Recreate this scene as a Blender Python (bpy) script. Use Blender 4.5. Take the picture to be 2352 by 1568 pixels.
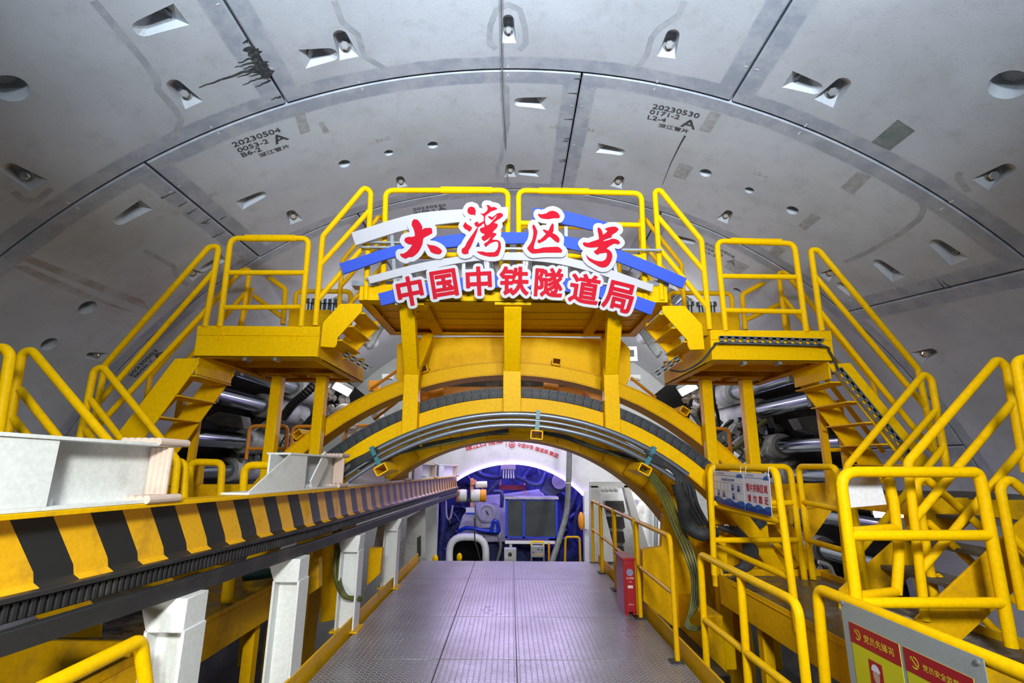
import bpy, bmesh, math, random
import numpy as np
from mathutils import Vector, Matrix
random.seed(7)
for o in list(bpy.data.objects): bpy.data.objects.remove(o)
SC = bpy.context.scene; COL = SC.collection

# ------------------------------------------------------------------ camera
F = 1160.0; EYE = 1.7                      # focal length in pixels of a 2352x1568 frame, eye height over the deck
PAN, PIT, ROLL = [math.radians(a) for a in (.11, 13.6, .4)]
def cam_to_world(x, y):
    c, s = math.cos(ROLL), math.sin(ROLL); x, y = c*x - s*y, s*x + c*y
    d = (x, 1.0, y)
    c, s = math.cos(PIT), math.sin(PIT); d = (d[0], c*d[1] - s*d[2], s*d[1] + c*d[2])
    c, s = math.cos(PAN), math.sin(PAN); return Vector((c*d[0] + s*d[1], -s*d[0] + c*d[1], d[2]))
fw = cam_to_world(0, 0); rt = cam_to_world(1, 0) - fw; up = cam_to_world(0, 1) - fw
cam = bpy.data.cameras.new('camera'); cam.sensor_width = 36; cam.lens = 36*F/2352; cam.clip_start = .05; cam.clip_end = 200
camo = bpy.data.objects.new('camera', cam); COL.objects.link(camo)
M = Matrix.Identity(4)
for i in range(3): M[i][0], M[i][1], M[i][2] = rt[i], up[i], -fw[i]
M[2][3] = EYE; camo.matrix_world = M; SC.camera = camo

def ray(px, py): return cam_to_world((px - 1176)/F, -(py - 784)/F)
def at(px, py, Y):                          # the point of a sight line on the plane Y
    d = ray(px, py); t = Y/d.y; return Vector((d.x*t, Y, EYE + d.z*t))
def atx(px, py, X):
    d = ray(px, py); t = X/d.x; return Vector((X, d.y*t, EYE + d.z*t))
def atz(px, py, z):
    d = ray(px, py); t = (z - EYE)/d.z; return Vector((d.x*t, d.y*t, z))

# ------------------------------------------------------------------ world, lights, exposure
W = bpy.data.worlds.new('world'); SC.world = W; W.use_nodes = True
bg = W.node_tree.nodes['Background']; bg.inputs[0].default_value = (.34, .50, .64, 1); bg.inputs[1].default_value = .03
SC.view_settings.view_transform = 'Standard'; SC.view_settings.look = 'None'; SC.view_settings.gamma = 1; SC.view_settings.exposure = 0.0
def area(name, loc, to, size, power, col, sy=None, spread=180):
    l = bpy.data.lights.new(name, 'AREA'); l.energy = power; l.color = col; l.size = size; l.spread = math.radians(spread)
    if sy: l.shape = 'RECTANGLE'; l.size_y = sy
    o = bpy.data.objects.new(name, l); COL.objects.link(o); o.location = loc
    o.rotation_euler = (Vector(to) - Vector(loc)).to_track_quat('-Z', 'Y').to_euler(); return o
def point(name, loc, power, col, r=.15):
    l = bpy.data.lights.new(name, 'POINT'); l.energy = power; l.color = col; l.shadow_soft_size = r
    o = bpy.data.objects.new(name, l); COL.objects.link(o); o.location = loc; return o
COOL = (.90, .94, 1.0)
area('work_light_left', (-.9, -2.3, 3.2), (-.5, .9, 6.1), .4, 285, (.78, .92, 1.0), spread=95)
area('work_light_right', (1.0, -2.3, 3.2), (.8, .9, 6.1), .4, 325, (.81, .91, 1.0), spread=96)
area('gantry_light', (.1, -1.4, 3.5), (.1, 5.4, 2.6), .5, 52, (1.0, .97, .93), spread=80)
area('deck_light', (.9, -1.0, 3.0), (2.4, 4.4, .5), .5, 51, COOL, spread=78)
area('left_deck_light', (-.4, -1.0, 3.0), (-2.4, 3.0, .3), .5, 54, (.93, 1.0, .92), spread=80)
area('low_left_fill', (-1.25, -.3, .55), (-2.5, 3.2, .3), .25, 9, (1.0, .97, .9), spread=70)  # unseen lamp added to brighten the yellow panel shaded by the beam
point('shield_light_left', (-2.6, 8.6, 3.9), 42, (1, 1, 1), .2)
point('shield_light_right', (2.7, 8.6, 3.9), 48, (1, 1, 1), .2)
area('bulkhead_light', (.2, 9.6, 4.2), (.2, 15, 2.6), 2.5, 165, (.96, 1.0, .98), .4)
point('chamber_light', (.2, 15.9, 3.3), 330, (.36, .28, 1.0), .3)
point('chamber_light_right', (1.9, 16.3, 1.5), 120, (.34, .28, 1.0), .3)
area('arch_strip_light', (.1, 14.6, 3.2), (.1, 10.5, 0), 3.6, 150, (.66, .52, 1.0), .15)
area('right_bay_light', (3.6, 10.6, 1.6), (3.4, 12.9, 1.2), .8, 90, (1, 1, 1))
point('lower_right_light', (4.3, 5.6, 1.25), 12, (.95, 1, .95), .1)

# ------------------------------------------------------------------ materials
def nodes(name):
    m = bpy.data.materials.new(name); m.use_nodes = True; nt = m.node_tree; return m, nt, nt.nodes['Principled BSDF']
def link(nt, a, b): nt.links.new(a, b)
def noise(nt, scale, detail=4, rough=.6, vec=None):
    n = nt.nodes.new('ShaderNodeTexNoise'); n.inputs['Scale'].default_value = scale; n.inputs['Detail'].default_value = detail; n.inputs['Roughness'].default_value = rough
    if vec is None:
        vec = nt.nodes.new('ShaderNodeTexCoord').outputs['Object']
    link(nt, vec, n.inputs['Vector']); return n.outputs['Fac']
def ramp(nt, fac, a, b, ca=(0, 0, 0, 1), cb=(1, 1, 1, 1)):
    r = nt.nodes.new('ShaderNodeValToRGB'); r.color_ramp.elements[0].position = a; r.color_ramp.elements[1].position = b
    r.color_ramp.elements[0].color = ca; r.color_ramp.elements[1].color = cb; link(nt, fac, r.inputs['Fac']); return r.outputs['Color']
def mixc(nt, fac, a, b):
    n = nt.nodes.new('ShaderNodeMix'); n.data_type = 'RGBA'
    for s, v in ((0, fac), (6, a), (7, b)):
        if hasattr(v, 'links'): link(nt, v, n.inputs[s])
        else: n.inputs[s].default_value = v if s == 0 else (v if len(v) == 4 else (*v, 1))
    return n.outputs[2]
def math_(nt, op, a, b=None, c=None, clamp=False):
    n = nt.nodes.new('ShaderNodeMath'); n.operation = op; n.use_clamp = clamp
    for i, v in enumerate((a, b, c)):
        if v is None: continue
        if hasattr(v, 'links'): link(nt, v, n.inputs[i])
        else: n.inputs[i].default_value = v
    return n.outputs[0]
def bump(nt, h, strength, dist, bs):
    b = nt.nodes.new('ShaderNodeBump'); b.inputs['Strength'].default_value = strength; b.inputs['Distance'].default_value = dist
    link(nt, h, b.inputs['Height']); link(nt, b.outputs['Normal'], bs.inputs['Normal'])
def paint(name, col, rough=.4, metal=0, dirt=None, dscale=3, d0=.55, d1=.75, bmp=.1, bscale=60, spec=.5):
    m, nt, bs = nodes(name); bs.inputs['Roughness'].default_value = rough; bs.inputs['Metallic'].default_value = metal
    bs.inputs['Specular IOR Level'].default_value = spec
    c = (*col, 1); bs.inputs['Base Color'].default_value = c
    if dirt:
        f = ramp(nt, noise(nt, dscale, 6, .65), d0, d1)
        f2 = ramp(nt, noise(nt, dscale*14, 3), .35, .75, (.86, .86, .86, 1), (1.06, 1.06, 1.06, 1))
        base = mixc(nt, f, c, (*dirt, 1))
        mm = nt.nodes.new('ShaderNodeMix'); mm.data_type = 'RGBA'; mm.blend_type = 'MULTIPLY'; mm.inputs[0].default_value = .8
        link(nt, base, mm.inputs[6]); link(nt, f2, mm.inputs[7]); link(nt, mm.outputs[2], bs.inputs['Base Color'])
    if bmp: bump(nt, noise(nt, bscale, 3), bmp, .004, bs)
    return m
def glow(name, col, s):
    m, nt, bs = nodes(name); bs.inputs['Base Color'].default_value = (*col, 1)
    bs.inputs['Emission Color'].default_value = (*col, 1); bs.inputs['Emission Strength'].default_value = s; return m

YEL = paint('yellow_paint', (.90, .52, .001), .40, 0, (.60, .30, .004), 2.2, .58, .82, .12, 40, .07)
YELD = paint('worn_yellow_paint', (.74, .40, .003), .42, 0, (.30, .17, .03), 2.6, .56, .80, .15, 40, .08)
ORA = paint('orange_paint', (.80, .30, .008), .45, 0, (.35, .15, .02), 5, .6, .85)
WHT = paint('white_paint', (.72, .73, .73), .45, 0, (.45, .44, .38), 3, .6, .85, .1)
GRYW = paint('dirty_white_paint', (.46, .47, .46), .5, 0, (.16, .15, .13), 2, .45, .72, .2)
SIGNW = paint('sign_white', (.47, .46, .49), .55, 0, None, bmp=0, spec=.12)
SIGNB = paint('sign_blue', (.042, .09, .54), .55, 0, None, bmp=0, spec=.12)
SIGNR = paint('sign_red', (.45, .003, .016), .55, 0, None, bmp=0, spec=.1)
REDP = paint('red_paint', (.34, .008, .012), .35, 0, (.2, .02, .02), 5, .6, .9)
DARK = paint('dark_steel', (.03, .03, .032), .5, .3, (.09, .08, .07), 4, .5, .8, .2)
GREY = paint('grey_steel', (.20, .21, .215), .45, .4, (.10, .10, .09), 4, .5, .8, .15)
GALV = paint('galvanised_steel', (.42, .45, .47), .35, .7, (.25, .27, .28), 10, .5, .8, .1)
PIPE = paint('bluish_steel_pipe', (.22, .25, .29), .3, .75, None, bmp=.05)
CHR = paint('chrome', (.30, .33, .37), .16, 1.0, None, bmp=0)
BOLT = paint('bright_bolt_steel', (.80, .80, .84), .22, .8, None, bmp=0)
RUB = paint('black_rubber', (.018, .019, .021), .6, 0, (.06, .06, .055), 6, .5, .8, .2)
RUBG = paint('grey_hose_rubber', (.16, .17, .165), .5, 0, (.07, .07, .06), 7, .45, .75, .2)
HOSEG = paint('olive_hose_rubber', (.10, .11, .02), .45, 0, (.04, .04, .02), 9, .45, .75, .1)
CHAIN = paint('slate_plastic_chain', (.022, .028, .035), .55, 0, (.05, .055, .058), 5, .5, .8, .1)
SKIN = paint('shaded_shield_steel', (.05, .05, .05), .6, .3, (.13, .12, .10), 1.5, .45, .75, .3)
MUD = paint('muddy_machinery', (.10, .10, .085), .7, .1, (.30, .28, .24), 3.5, .5, .72, .5, 25)
FOAM = paint('pinkish_foam', (.62, .47, .40), .7, 0, (.35, .24, .18), 9, .55, .8, .3)
BLUE = paint('blue_machine_paint', (.05, .065, .26), .4, .1, (.012, .014, .05), 3, .4, .65)
BLUEC = paint('bright_blue_frame', (.01, .04, .55), .4, 0, None)
LILAC = paint('pale_machine_paint', (.50, .48, .56), .5, 0, (.25, .22, .30), 3, .5, .8)
BLKP = paint('black_stripe_paint', (.016, .018, .02), .42, 0, None, bmp=.1)
YSTR = paint('stripe_yellow', (.78, .40, .006), .45, 0, (.45, .22, .02), 4, .55, .8, .12)
INK = paint('black_stencil_ink', (.022, .03, .034), .6, 0, (.12, .125, .13), 30, .5, .7, 0)
LAMP = glow('lamp_tube', (1, 1, 1), 9)
LED = glow('led_strip', (.55, .36, 1), 7)
WOOD = paint('old_plank', (.10, .085, .06), .7, 0, (.22, .19, .15), 8, .5, .8, .3)
CLOTH = paint('grey_plastic_sheet', (.30, .31, .33), .5, 0, (.2, .2, .2), 4)

def wet_floor():
    m, nt, bs = nodes('wet_dark_steel_floor')
    f = ramp(nt, noise(nt, 5, 7, .7), .42, .62)
    link(nt, mixc(nt, f, (.035, .03, .024, 1), (.13, .115, .10, 1)), bs.inputs['Base Color'])
    r = nt.nodes.new('ShaderNodeMapRange'); r.inputs['To Min'].default_value = .18; r.inputs['To Max'].default_value = .6; link(nt, f, r.inputs['Value']); link(nt, r.outputs[0], bs.inputs['Roughness'])
    bump(nt, noise(nt, 18, 5), .3, .01, bs); return m
WET = wet_floor()
def checker_plate():
    m, nt, bs = nodes('checker_plate')
    tc = nt.nodes.new('ShaderNodeTexCoord'); sx = nt.nodes.new('ShaderNodeSeparateXYZ'); link(nt, tc.outputs['Object'], sx.inputs[0])
    p = .048
    def lens(ox, oy, sw):
        u = math_(nt, 'SUBTRACT', math_(nt, 'FRACT', math_(nt, 'ADD', math_(nt, 'DIVIDE', sx.outputs[0], p), ox + 50)), .5)
        v = math_(nt, 'SUBTRACT', math_(nt, 'FRACT', math_(nt, 'ADD', math_(nt, 'DIVIDE', sx.outputs[1], p), oy + 50)), .5)
        if sw: u, v = v, u
        e = math_(nt, 'ADD', math_(nt, 'POWER', math_(nt, 'DIVIDE', u, .40), 2), math_(nt, 'POWER', math_(nt, 'DIVIDE', v, .13), 2))
        return math_(nt, 'SUBTRACT', 1, e, clamp=True)
    h = math_(nt, 'MAXIMUM', lens(0, 0, False), lens(.5, .5, True))
    n1 = noise(nt, 1.3, 6, .65)
    f = ramp(nt, n1, .40, .70)
    base = mixc(nt, f, (.27, .27, .285, 1), (.16, .15, .14, 1))
    base = mixc(nt, math_(nt, 'MULTIPLY', ramp(nt, noise(nt, 40, 3), .55, .8), .35), base, (.12, .11, .10, 1))
    link(nt, mixc(nt, math_(nt, 'MULTIPLY', h, .8), base, (.72, .72, .74, 1)), bs.inputs['Base Color'])
    bs.inputs['Metallic'].default_value = .45
    r = nt.nodes.new('ShaderNodeMapRange'); r.inputs['To Min'].default_value = .20; r.inputs['To Max'].default_value = .42; link(nt, n1, r.inputs['Value']); link(nt, r.outputs[0], bs.inputs['Roughness'])
    hh = math_(nt, 'ADD', h, math_(nt, 'MULTIPLY', noise(nt, 25, 4), .25)); bump(nt, hh, 1.0, .006, bs); return m
PLATE = checker_plate()

# ------------------------------------------------------------------ mesh builder
class MB:
    def __init__(s): s.v = []; s.f = []
    def add(s, vs, fs):
        n = len(s.v); s.v += [Vector(v) for v in vs]; s.f += [tuple(i + n for i in f) for f in fs]; return s
    def box(s, a, b):
        a, b = Vector(a), Vector(b); x0, x1 = sorted((a.x, b.x)); y0, y1 = sorted((a.y, b.y)); z0, z1 = sorted((a.z, b.z))
        return s.add([(x0,y0,z0),(x1,y0,z0),(x1,y1,z0),(x0,y1,z0),(x0,y0,z1),(x1,y0,z1),(x1,y1,z1),(x0,y1,z1)],
                     [(0,3,2,1),(4,5,6,7),(0,1,5,4),(1,2,6,5),(2,3,7,6),(3,0,4,7)])
    def prism(s, poly, ext):                 # a planar polygon pushed along a vector
        ext = Vector(ext); n = len(poly); P = [Vector(p) for p in poly]
        nr = Vector((0, 0, 0))
        for i in range(n): nr += P[i].cross(P[(i+1) % n])
        if nr.dot(ext) > 0: P = P[::-1]
        return s.add(P + [p + ext for p in P], [tuple(range(n)), tuple(range(2*n-1, n-1, -1))] + [(i, i+n, (i+1) % n + n, (i+1) % n) for i in range(n)])
    def bar(s, a, b, w, h, upv=(0, 0, 1)):   # rectangular bar between two points
        a, b = Vector(a), Vector(b); d = (b - a).normalized(); u = Vector(upv); x = d.cross(u)
        if x.length < 1e-4: x = d.cross(Vector((1, 0, 0)))
        x.normalize(); u = x.cross(d).normalized()
        q = [x*w/2 + u*h/2, -x*w/2 + u*h/2, -x*w/2 - u*h/2, x*w/2 - u*h/2]
        return s.add([a + k for k in q] + [b + k for k in q], [(0,1,2,3),(7,6,5,4),(0,4,5,1),(1,5,6,2),(2,6,7,3),(3,7,4,0)])
    def tube(s, pts, r, seg=12, fil=0, closed=False, cap=True, ripple=None):
        P = [Vector(p) for p in pts]
        if fil: P = fillet(P, fil, closed)
        n = len(P); rings = []; T0 = None; N = None
        for i in range(n):
            if closed: t = (P[(i+1) % n] - P[i-1])
            else: t = P[min(i+1, n-1)] - P[max(i-1, 0)]
            t = t.normalized() if t.length > 1e-9 else (T0 or Vector((0, 0, 1)))
            if N is None:
                N = t.cross(Vector((0, 0, 1)));
                if N.length < .05: N = t.cross(Vector((1, 0, 0)))
                N.normalize()
            else:
                N = (N - t*N.dot(t)).normalized()
            T0 = t; B = t.cross(N)
            rr = r[i] if isinstance(r, (list, tuple)) else r
            if ripple: rr = rr*(1 + ripple*(i % 2))
            rings.append([P[i] + (N*math.cos(2*math.pi*k/seg) + B*math.sin(2*math.pi*k/seg))*rr for k in range(seg)])
        base = len(s.v)
        for R_ in rings: s.v += R_
        m = n if closed else n - 1
        for i in range(m):
            a, b = base + i*seg, base + ((i+1) % n)*seg
            for k in range(seg): s.f.append((a+k, b+k, b+(k+1) % seg, a+(k+1) % seg)[::-1])
        if cap and not closed:
            s.f.append(tuple(base + k for k in range(seg))); s.f.append(tuple(base + (n-1)*seg + k for k in reversed(range(seg))))
        return s
    def cyl(s, a, b, r, r2=None, seg=20): return s.tube([a, b], [r, r if r2 is None else r2], seg)
    def lathe(s, c, ax, prof, seg=28):       # prof: (distance along axis, radius)
        c = Vector(c); ax = Vector(ax).normalized(); x = ax.cross(Vector((0, 0, 1)))
        if x.length < .05: x = ax.cross(Vector((1, 0, 0)))
        x.normalize(); y = ax.cross(x); base = len(s.v)
        for d, r in prof: s.v += [c + ax*d + (x*math.cos(2*math.pi*k/seg) + y*math.sin(2*math.pi*k/seg))*max(r, 1e-4) for k in range(seg)]
        for i in range(len(prof)-1):
            a, b = base + i*seg, base + (i+1)*seg
            for k in range(seg): s.f.append((a+k, a+(k+1) % seg, b+(k+1) % seg, b+k))
        s.f.append(tuple(base + k for k in reversed(range(seg)))); s.f.append(tuple(base + (len(prof)-1)*seg + k for k in range(seg)))
        return s
    def ball(s, c, rx, ry=None, rz=None, seg=14, rings=8, jit=0):
        ry = ry or rx; rz = rz or rx; c = Vector(c); base = len(s.v)
        for i in range(rings+1):
            t = math.pi*i/rings
            for k in range(seg):
                p = 2*math.pi*k/seg; j = 1 + random.uniform(-jit, jit)
                s.v.append(c + Vector((rx*math.sin(t)*math.cos(p)*j, ry*math.sin(t)*math.sin(p)*j, rz*math.cos(t)*j)))
        for i in range(rings):
            a, b = base + i*seg, base + (i+1)*seg
            for k in range(seg): s.f.append((a+k, b+k, b+(k+1) % seg, a+(k+1) % seg))
        return s
    def build(s, name, mat, parent=None, smooth=True, bev=0, **props):
        me = bpy.data.meshes.new(name); off = parent_loc(parent)
        me.from_pydata([v - off for v in s.v], [], s.f); me.materials.append(mat); me.validate()
        if smooth:
            me.polygons.foreach_set('use_smooth', [True]*len(me.polygons)); me.set_sharp_from_angle(angle=.6)
        o = bpy.data.objects.new(name, me); COL.objects.link(o)
        if parent: o.parent = parent
        if bev:
            b = o.modifiers.new('bevel', 'BEVEL'); b.width = bev; b.segments = 2; b.limit_method = 'ANGLE'; b.angle_limit = .6; b.harden_normals = False
        for k, v in props.items(): o[k] = v
        return o
def parent_loc(p):
    v = Vector((0, 0, 0))
    while p: v += p.location; p = p.parent
    return v
def fillet(P, r, closed=False, n=6):
    out = []; m = len(P)
    for i in range(m):
        if not closed and i in (0, m-1): out.append(P[i]); continue
        a, b, c = P[i-1], P[i], P[(i+1) % m]; u, w = (a - b), (c - b); lu, lw = u.length, w.length
        if lu < 1e-6 or lw < 1e-6: continue
        u /= lu; w /= lw; ang = u.angle(w, math.pi)
        if ang > math.pi - .05: out.append(b); continue
        d = min(r/math.tan(ang/2), lu*.48, lw*.48)
        p0, p1 = b + u*d, b + w*d
        for k in range(n+1):
            t = k/n; out.append(p0*(1-t)**2 + b*2*t*(1-t) + p1*t*t)
    return out
def spline(pts, n=8):                        # smooth path through points
    P = [Vector(p) for p in pts]; P = [2*P[0] - P[1]] + P + [2*P[-1] - P[-2]]; out = []
    for i in range(1, len(P)-2):
        a, b, c, d = P[i-1:i+3]
        for k in range(n):
            t = k/n; out.append(.5*(2*b + (c-a)*t + (2*a-5*b+4*c-d)*t*t + (3*b-a-3*c+d)*t**3))
    out.append(P[-2]); return out
def thing(name, label, cat, loc=(0, 0, 0), group=None):
    o = bpy.data.objects.new(name, None); COL.objects.link(o); o.location = loc; o.empty_display_size = .1
    o['label'] = label; o['category'] = cat
    if group: o['group'] = group
    return o
def tag(o, label, cat, group=None):
    o['label'] = label; o['category'] = cat
    if group: o['group'] = group
    return o
def copy_tree(o, parent=None):
    c = o.copy(); COL.objects.link(c); c.parent = parent
    for ch in [x for x in bpy.data.objects if x.parent == o]: copy_tree(ch, c)
    return c
def trace(polys, dil, ox, oy, w, h, q=1.0):
    """outline (in picture units) of the area within dil of the polygons: distance field + marching squares"""
    nx, ny = int(w/q) + 1, int(h/q) + 1; gx = ox + np.arange(nx)*q; gy = oy + np.arange(ny)*q; X, Y = np.meshgrid(gx, gy); ins = np.zeros(X.shape, bool); dm = np.full(X.shape, 1e9)
    for P in polys:
        P = np.array(P, float); Q = np.roll(P, -1, 0); c = np.zeros(X.shape, bool)
        for (x1, y1), (x2, y2) in zip(P, Q):
            if y1 != y2:
                cr = ((y1 > Y) != (y2 > Y)) & (X < (x2-x1)*(Y-y1)/(y2-y1) + x1); c ^= cr
            dx, dy = x2-x1, y2-y1; L = dx*dx + dy*dy + 1e-12; t = np.clip(((X-x1)*dx + (Y-y1)*dy)/L, 0, 1); dm = np.minimum(dm, np.hypot(X - x1 - t*dx, Y - y1 - t*dy))
        ins |= c
    D_ = np.where(ins, -dm, dm) - dil; segs = {}
    def e(i, j, k, l):
        a, b = D_[j, i], D_[l, k]; t = a/(a-b); return (round(gx[i] + (gx[k]-gx[i])*t, 4), round(gy[j] + (gy[l]-gy[j])*t, 4))
    for j in range(ny-1):
        for i in range(nx-1):
            v = [D_[j, i] < 0, D_[j, i+1] < 0, D_[j+1, i+1] < 0, D_[j+1, i] < 0]; s = sum(v)
            if s in (0, 4): continue
            E_ = [(i, j, i+1, j), (i+1, j, i+1, j+1), (i, j+1, i+1, j+1), (i, j, i, j+1)]; cr = [k for k in range(4) if v[k] != v[(k+1) % 4]]
            pts = {k: e(*E_[k]) for k in cr}
            out_ = [k for k in cr if v[k] and not v[(k+1) % 4]]; in_ = [k for k in cr if not v[k] and v[(k+1) % 4]]
            for a in out_:
                b = min(in_, key=lambda b_: (b_ - a) % 4) if len(in_) > 1 else in_[0]; segs[pts[a]] = pts[b]
    loops = []
    while segs:
        s = next(iter(segs)); L = [s]; c = segs.pop(s)
        while c != s and c in segs: L.append(c); c = segs.pop(c)
        if len(L) > 6 and abs(sum(L[i][0]*L[i-1][1] - L[i-1][0]*L[i][1] for i in range(len(L))))/2 > 5: loops.append(L)
    return loops
DG = bpy.context.evaluated_depsgraph_get
def raw_glyphs(text, res=3):                 # 2D triangles of a text in em units, from the built-in font
    c = bpy.data.curves.new('lettering', 'FONT'); c.body = text; c.resolution_u = res
    o = bpy.data.objects.new('lettering', c); COL.objects.link(o); dg = DG(); dg.update()
    me = bpy.data.meshes.new_from_object(o.evaluated_get(dg))
    v = [tuple(x.co[:2]) for x in me.vertices]; f = [tuple(p.vertices) for p in me.polygons]
    bpy.data.objects.remove(o); bpy.data.curves.remove(c); bpy.data.meshes.remove(me); return v, f
def fill_loops(loops):
    cu = bpy.data.curves.new('outline', 'CURVE'); cu.dimensions = '2D'; cu.fill_mode = 'FRONT'
    for L in loops:
        s = cu.splines.new('POLY'); s.points.add(len(L)-1); s.use_cyclic_u = True
        for i, (x, y) in enumerate(L): s.points[i].co = (x, -y, 0, 1)
    o = bpy.data.objects.new('outline', cu); COL.objects.link(o); dg = DG(); dg.update(); me = bpy.data.meshes.new_from_object(o.evaluated_get(dg))
    V = [(v.co.x, -v.co.y) for v in me.vertices]; Fc = [tuple(p.vertices) for p in me.polygons]; bpy.data.objects.remove(o); bpy.data.curves.remove(cu); bpy.data.meshes.remove(me); return V, Fc
def glyphs(text, offset=0.0, res=3):         # optionally emboldened by offset (em units)
    if offset < .009: return raw_glyphs(text, res)
    V, Fc, adv = [], [], 0.0
    w = [max([x for x, y in raw_glyphs(text[:i+1] + '.')[0]]) for i in range(len(text))]; dot = max(x for x, y in raw_glyphs('.')[0])
    for i, ch in enumerate(text):
        v, f = raw_glyphs(ch, res)
        if f:
            S = 130; P = [[(v[k][0]*S, v[k][1]*S) for k in q] for q in f]; xs = [p[0] for q in P for p in q]; ys = [p[1] for q in P for p in q]
            a, b = fill_loops(trace(P, offset*S, min(xs)-6, min(ys)-6, max(xs)-min(xs)+12, max(ys)-min(ys)+12, 1.0))
            ar = lambda A_, B_: sum(abs(sum(A_[q[k]][0]*A_[q[k-1]][1] - A_[q[k-1]][0]*A_[q[k]][1] for k in range(len(q)))) for q in B_)/2
            if ar(a, b) < .98*ar([(x*S, y*S) for x, y in v], f): a, b = [(x*S, y*S) for x, y in v], [q[::-1] for q in f]
            n = len(V); V += [(x/S + adv, y/S) for x, y in a]; Fc += [tuple(k + n for k in q[::-1]) for q in b]
        adv = w[i] - dot
    return V, Fc
def flat_text(text, fn, name, mat, parent, offset=0.0, align=0.0, **kw):
    v, f = glyphs(text, offset); w = max(x for x, _ in v) if v else 1
    mb = MB(); mb.add([fn(x - w*align, y) for x, y in v], f); return mb.build(name, mat, parent, smooth=False, **kw)
# ------------------------------------------------------------------ the tunnel lining (the setting)
R = 5.85; CX, CZ = .05, EYE - .397*R; YJ = [-2.25, -.17, 1.857, 3.937, 6.02, 8.08]
def wall(px, py, rad=R):
    d = ray(px, py); a = d.x*d.x + d.z*d.z; ez = EYE - CZ; b = 2*(-d.x*CX + d.z*ez); c = CX*CX + ez*ez - rad*rad
    t = (-b + math.sqrt(b*b - 4*a*c))/(2*a); return Vector((d.x*t, d.y*t, EYE + d.z*t))
def ang(p): return math.atan2(p.x - CX, p.z - CZ)
def cyl_pt(th, y, rad=R): return Vector((CX + rad*math.sin(th), y, CZ + rad*math.cos(th)))

def concrete(tl, tr, y0, y1):                # tl, tr: (angle at y0, angle at y1) of the segment's two sides
    m, nt, bs = nodes('precast_concrete'); tc = nt.nodes.new('ShaderNodeTexCoord'); sx = nt.nodes.new('ShaderNodeSeparateXYZ'); link(nt, tc.outputs['Object'], sx.inputs[0])
    th = math_(nt, 'ARCTAN2', math_(nt, 'SUBTRACT', sx.outputs[0], CX), math_(nt, 'SUBTRACT', sx.outputs[2], CZ))
    s = math_(nt, 'DIVIDE', math_(nt, 'SUBTRACT', sx.outputs[1], y0), y1 - y0)
    L = math_(nt, 'ADD', tl[0], math_(nt, 'MULTIPLY', s, tl[1] - tl[0])); Rr = math_(nt, 'ADD', tr[0], math_(nt, 'MULTIPLY', s, tr[1] - tr[0]))
    da = math_(nt, 'MULTIPLY', math_(nt, 'MINIMUM', math_(nt, 'SUBTRACT', th, L), math_(nt, 'SUBTRACT', Rr, th)), R)
    dy = math_(nt, 'MINIMUM', math_(nt, 'SUBTRACT', sx.outputs[1], y0), math_(nt, 'SUBTRACT', y1, sx.outputs[1]))
    d = math_(nt, 'MINIMUM', da, dy)
    d = math_(nt, 'ADD', d, math_(nt, 'MULTIPLY', math_(nt, 'SUBTRACT', noise(nt, 3, 3), .5), .035))
    band = math_(nt, 'SUBTRACT', 1, ramp(nt, math_(nt, 'MULTIPLY', d, 4), .60, .68))
    n1 = noise(nt, .8, 6, .6); n2 = noise(nt, 6, 6, .7); n3 = noise(nt, 60, 2)
    base = mixc(nt, ramp(nt, n1, .38, .66), (.46, .49, .54, 1), (.375, .395, .43, 1))
    base = mixc(nt, math_(nt, 'MULTIPLY', ramp(nt, n2, .52, .75), .5), base, (.29, .30, .31, 1))
    base = mixc(nt, math_(nt, 'MULTIPLY', ramp(nt, n3, .62, .72), .28), base, (.16, .155, .15, 1))
    # streaky brushed bands along every joint
    st = noise(nt, 3.0, 5, .7)
    bcol = mixc(nt, ramp(nt, math_(nt, 'MULTIPLY', math_(nt, 'ADD', n2, st), .5), .42, .6), (.24, .27, .33, 1), (.35, .37, .42, 1))
    link(nt, mixc(nt, math_(nt, 'MULTIPLY', band, .85), base, bcol), bs.inputs['Base Color'])
    bs.inputs['Roughness'].default_value = .62; bs.inputs['Specular IOR Level'].default_value = .35
    bump(nt, math_(nt, 'ADD', n3, n2), .12, .006, bs); return m
POCKC = None
GAP = .008
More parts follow.
